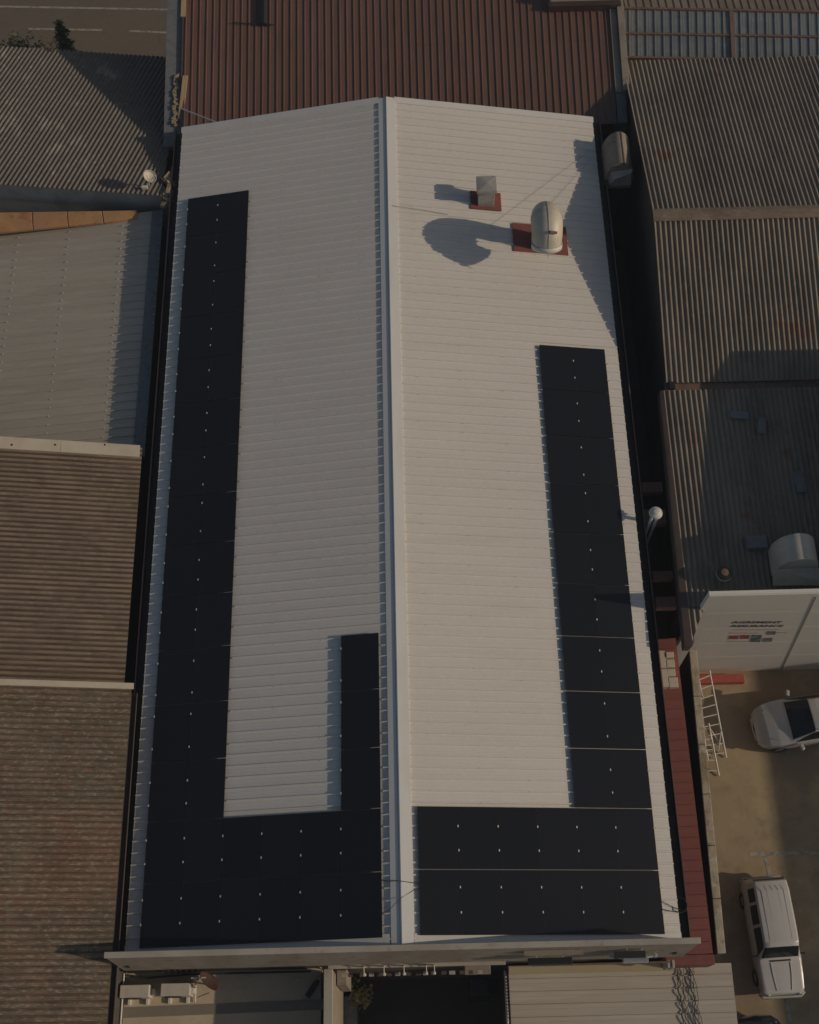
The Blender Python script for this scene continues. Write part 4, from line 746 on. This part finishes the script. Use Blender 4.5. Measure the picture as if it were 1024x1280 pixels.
# beige roof at the lower right
GR = thing('beige_roof_annex', 'front right annex with beige ribbed roof below the parapet', 'annex', (6.5,-3,GZ))
gz0, gz1, gx0, gx1 = -5.0, -5.25, at(637,1240,-5.05).x, at(913,1195,-5).x
MB().sheet((gx0,-.44,gz0), (gx0,-8,gz1-.25), (gx1,-.44,gz0), .365, BEIGE, sub=3, jit=.002).build('roof', M['cream_sheet'], GR, thick=.008)
MB().box(gx0+.1,-7.9,GZ,gx1-.12,-.5,-5.62).build('wall', M['wall_dark'], GR)
MB().box(gx0-.02,-.425,-5.2,at(842,1203,-4.9).x,-.41,-4.6).build('stained_flashing', M['orange_rust'], GR)
q = MB(); q.hexa([(gx0,-.62,-5.0), (at(842,1203,-4.9).x,-.62,-5.0), (at(842,1203,-4.9).x,-.43,-4.96), (gx0,-.43,-4.96)], [(gx0,-.62,-4.955), (at(842,1203,-4.9).x,-.62,-4.955), (at(842,1203,-4.9).x,-.43,-4.70), (gx0,-.43,-4.70)]); q.build('stained_apron', M['orange_rust'], GR)
MB().tube([(gx0-.10,-.5,-5.05), (gx0-.10,-8,-5.5)], .045, 8).build('gutter_pipe', M['galv'], GR); 
tt = MB()
for k in range(34): tt.box(gx0-.05,-.55-k*.0912-.03,-5.06-.0,gx0+.0,-.55-k*.0912+.02,-4.98)
tt.build('edge_teeth', M['blackp'], GR)
p = at(838,1198,-3.5); q = MB(); q.box(p.x-.10,-.66,-4.3,p.x-.03,-.44,-3.5); q.box(p.x+.04,-.66,-4.3,p.x+.11,-.44,-3.5); q.box(p.x-.10,-.50,-4.0,p.x+.11,-.43,-3.8); tag(q.build('pipe_bracket', M['galv'], loc=(p.x,-.5,-4.2), bev=.01), 'dark metal pipe bracket below the right end of the parapet', 'bracket')
q = MB(); a, b = at(655,1207,-3.2), at(838,1199,-3.4); q.tube([(gx0+.6,-.50,-3.45), (p.x,-.50,-3.45)], .03, 8); tag(q.build('wall_conduit', M['rust'], loc=(6,-.5,-3.45)), 'thin rusty conduit along the wall below the right parapet', 'pipe')
# floodlights on the parapet face
def fl(px_, py_, label, mt, wd):
    p = Vector((at(px_, py_, -.6).x, -.44, -.42)); t = thing('floodlight', label, 'floodlight', p, 'floodlights on the right half of the parapet')
    MB().obox(p+Vector((0,-.24,.0)), (wd,0,0), (0,.085,-.02), (0,.01,.07)).build('housing', M[mt], t, bev=.015)
    for sx in (-wd*.6, wd*.6): MB().obox(p+Vector((sx,-.03,0)), (.02,0,0), (0,.12,0), (0,0,.02)).build('bracket', M['galv'], t)
    return p, t
p, t = fl(686,1188,'flat black floodlight on the parapet face right of centre','blackp',.60)
MB().obox(p+Vector((.1,-.03,.13)), (.8,0,0), (0,.07,-.01), (0,0,.012)).build('visor', M['render_dk'], t)
p, t = fl(792,1189,'shiny metal floodlight on the parapet face near the right end','chrome',.34)
MB().tube([p+Vector((-.62,-.12,-.28)), p+Vector((-.2,-.2,-.22)), p+Vector((.2,-.2,-.22)), p+Vector((.62,-.12,-.28))], .03, 8).build('rail', M['chrome'], t)
for sx in (-.6,.6): MB().lathe([(0,0),(.06,0),(.06,.09),(0,.10)], p+Vector((sx,-.12,-.32)), 10).build('end_cap', M['chrome'], t)
MB().obox(p+Vector((-.15,-.12,.08)), (.42,0,.03), (0,.09,0), (0,0,.012)).build('visor', M['cable'], t)
# tangled dark strands on the beige roof
q = MB(); rc_ = random.Random(9)
for k in range(6):
    x0 = 8.22+.11*k+rc_.uniform(-.05,.05); pts = []; yv = -.46
    while yv > -3.2:
        xx = x0+.045*math.sin(yv*7+k*2)*rc_.uniform(.2,1)+rc_.uniform(-.02,.02)-(yv+.4)*.04; pts.append((xx, yv, gz0+(yv+.44)*.066+.02+.05*abs(math.sin((yv+.3)*math.pi/.365)))); yv -= .075
    q.tube(pts, .010 if k % 3 else .016, 5)
tag(q.build('cable_bundle', M['cable'], loc=(8.5,-1,gz0)), 'tangled dark cables draped over the ribs of the beige roof', 'cable')
# ================================================================== VEGETATION AT THE STREET
def conifer(p, h, label, seed):
    rnd = random.Random(seed); t = thing('street_tree', label, 'tree', p)
    p = Vector(p); MB().tube([p, p+ez*h*.5+Vector((.05,0,0)), p+ez*h*.97], [.13,.08,.02], 8).build('trunk', M['bark'], t)
    q = MB()
    n = 16
    for k in range(n):
        f = k/(n-1); z = h*(.12+.86*f); r_ = (1-f)**.75*h*.17+.10
        for a_ in range(int(11-5*f)):
            an = rnd.uniform(0,6.283); L_ = r_*rnd.uniform(.55,1.2); base = p+ez*(z+rnd.uniform(-.1,.1))
            d = Vector((math.cos(an), math.sin(an), rnd.uniform(-.25,.15)))
            for j in range(9):
                c = base+d*L_*(j+.5)/9; leafplant(q, c, 3, .05, .16, .035, rnd, .8)
    q.build('crown', M['leaf'], t)
tb = at(86,62,-6.3); 
conifer((tb.x,tb.y-.1,GZ), 3.9, 'small dark conifer standing by the road behind the patchy roof', 1)
def shrub(px_, py_, h, label, seed):
    rnd = random.Random(seed); p = at(px_, py_, GZ+2.2); p = Vector((p.x,p.y,GZ)); t = thing('roadside_shrub', label, 'shrub', p, 'shrubs along the road behind the patchy roof')
    MB().tube([p, p+ez*h*.6], [.06,.03], 6).build('trunk', M['bark'], t)
    q = MB()
    for k in range(26):
        c = p+Vector((rnd.gauss(0,.28), rnd.gauss(0,.28), h*rnd.uniform(.35,1))); leafplant(q, c, 9, .18, .16, .05, rnd, 1)
    q.build('crown', M['leaf'], t)
for i, (xx, yy, h, lb) in enumerate(((3,54,2.2,'leftmost low shrub at the edge of the road'), (12,53,2.3,'second low shrub from the left by the road'), (26,53,2.7,'taller shrub third from the left by the road'), (36,53,2.5,'dark rounded shrub at the right end of the row'), (58,55,2.2,'sparse little shrub alone left of the conifer'))): shrub(xx, yy, h, lb, 20+i)
# ================================================================== TALLER NEIGHBOURS THAT CAST THE SHADE (outside the right edge)
tb_ = thing('tall_block', 'rendered upper block standing on the shaded roof beyond the right edge', 'building', (17,14,GZ))
q = MB(); q.prism([(14.75,18.2,-1.3), (14.75,18.2,.5), (14.75,17.12,.63), (14.75,11.2,1.16), (14.75,11.0,1.4), (14.75,9.3,1.4), (14.75,9.3,-1.3)], (6.5,0,0)); q.build('wall', M['render'], tb_)
yb_ = thing('yard_block', 'long rendered block closing the far side of the yard beyond the right edge', 'building', (38,-10,GZ))
q = MB(); q.box(34,-30,GZ,42,7.15,.52); q.box(34,-30,.521,42,-1.5,.9); q.build('wall', M['render'], yb_)
q = MB(); q.box(33.9,-1.45,.525,42.1,7.2,.67); q.box(33.9,-30.1,.905,42.1,-1.46,1.0); q.build('roof', M['fib_grey'], yb_)
# thin scattering volume added over everything to lift the blacks
hz = MB().box(-95,-65,GZ-1,115,145,37).build('haze', None); tag(hz, kind='stuff')
hm = bpy.data.materials.new('haze'); hm.use_nodes = True; hn = hm.node_tree; hn.nodes.remove(hn.nodes['Principled BSDF'])
pv_ = hn.nodes.new('ShaderNodeVolumePrincipled'); pv_.inputs['Color'].default_value = (.72,.84,1,1); pv_.inputs['Density'].default_value = .00055; pv_.inputs['Anisotropy'].default_value = .0
hn.links.new(pv_.outputs[0], hn.nodes['Material Output'].inputs['Volume']); hz.data.materials.append(hm)
# ================================================================== CAMERA, LIGHT, RENDER
cam = bpy.data.cameras.new('camera'); co = bpy.data.objects.new('camera', cam); COL.objects.link(co)
co.matrix_world = Matrix.Translation(CAM) @ ROT.to_4x4(); cam.sensor_fit = 'HORIZONTAL'; cam.sensor_width = 36; cam.lens = F_PX/1024*36; cam.clip_end = 1000
SC.camera = co
ld = bpy.data.lights.new('sun', 'SUN'); lo = bpy.data.objects.new('sun', ld); COL.objects.link(lo)
ld.energy = 3.45; ld.angle = R(.55); ld.color = (1, .835, .63)
lo.rotation_euler = Vector((-math.cos(SUN_EL)*math.cos(SUN_AZ), math.cos(SUN_EL)*math.sin(SUN_AZ), -math.sin(SUN_EL))).to_track_quat('-Z', 'Y').to_euler(); lo.location = (40,-10,40)
wd = bpy.data.worlds.new('World'); SC.world = wd; wd.use_nodes = True; nt = wd.node_tree
sky = nt.nodes.new('ShaderNodeTexSky'); sky.sky_type = 'NISHITA'; sky.sun_disc = False; sky.sun_elevation = SUN_EL; sky.sun_rotation = R(90)+SUN_AZ; sky.air_density = 1.2; sky.dust_density = 1.5
bg = nt.nodes['Background']; bg.inputs['Strength'].default_value = .076; nt.links.new(sky.outputs[0], bg.inputs['Color'])
SC.view_settings.view_transform = 'Standard'; SC.view_settings.look = 'None'; SC.view_settings.exposure = -.93; SC.view_settings.gamma = 1
SC.render.engine = 'CYCLES'
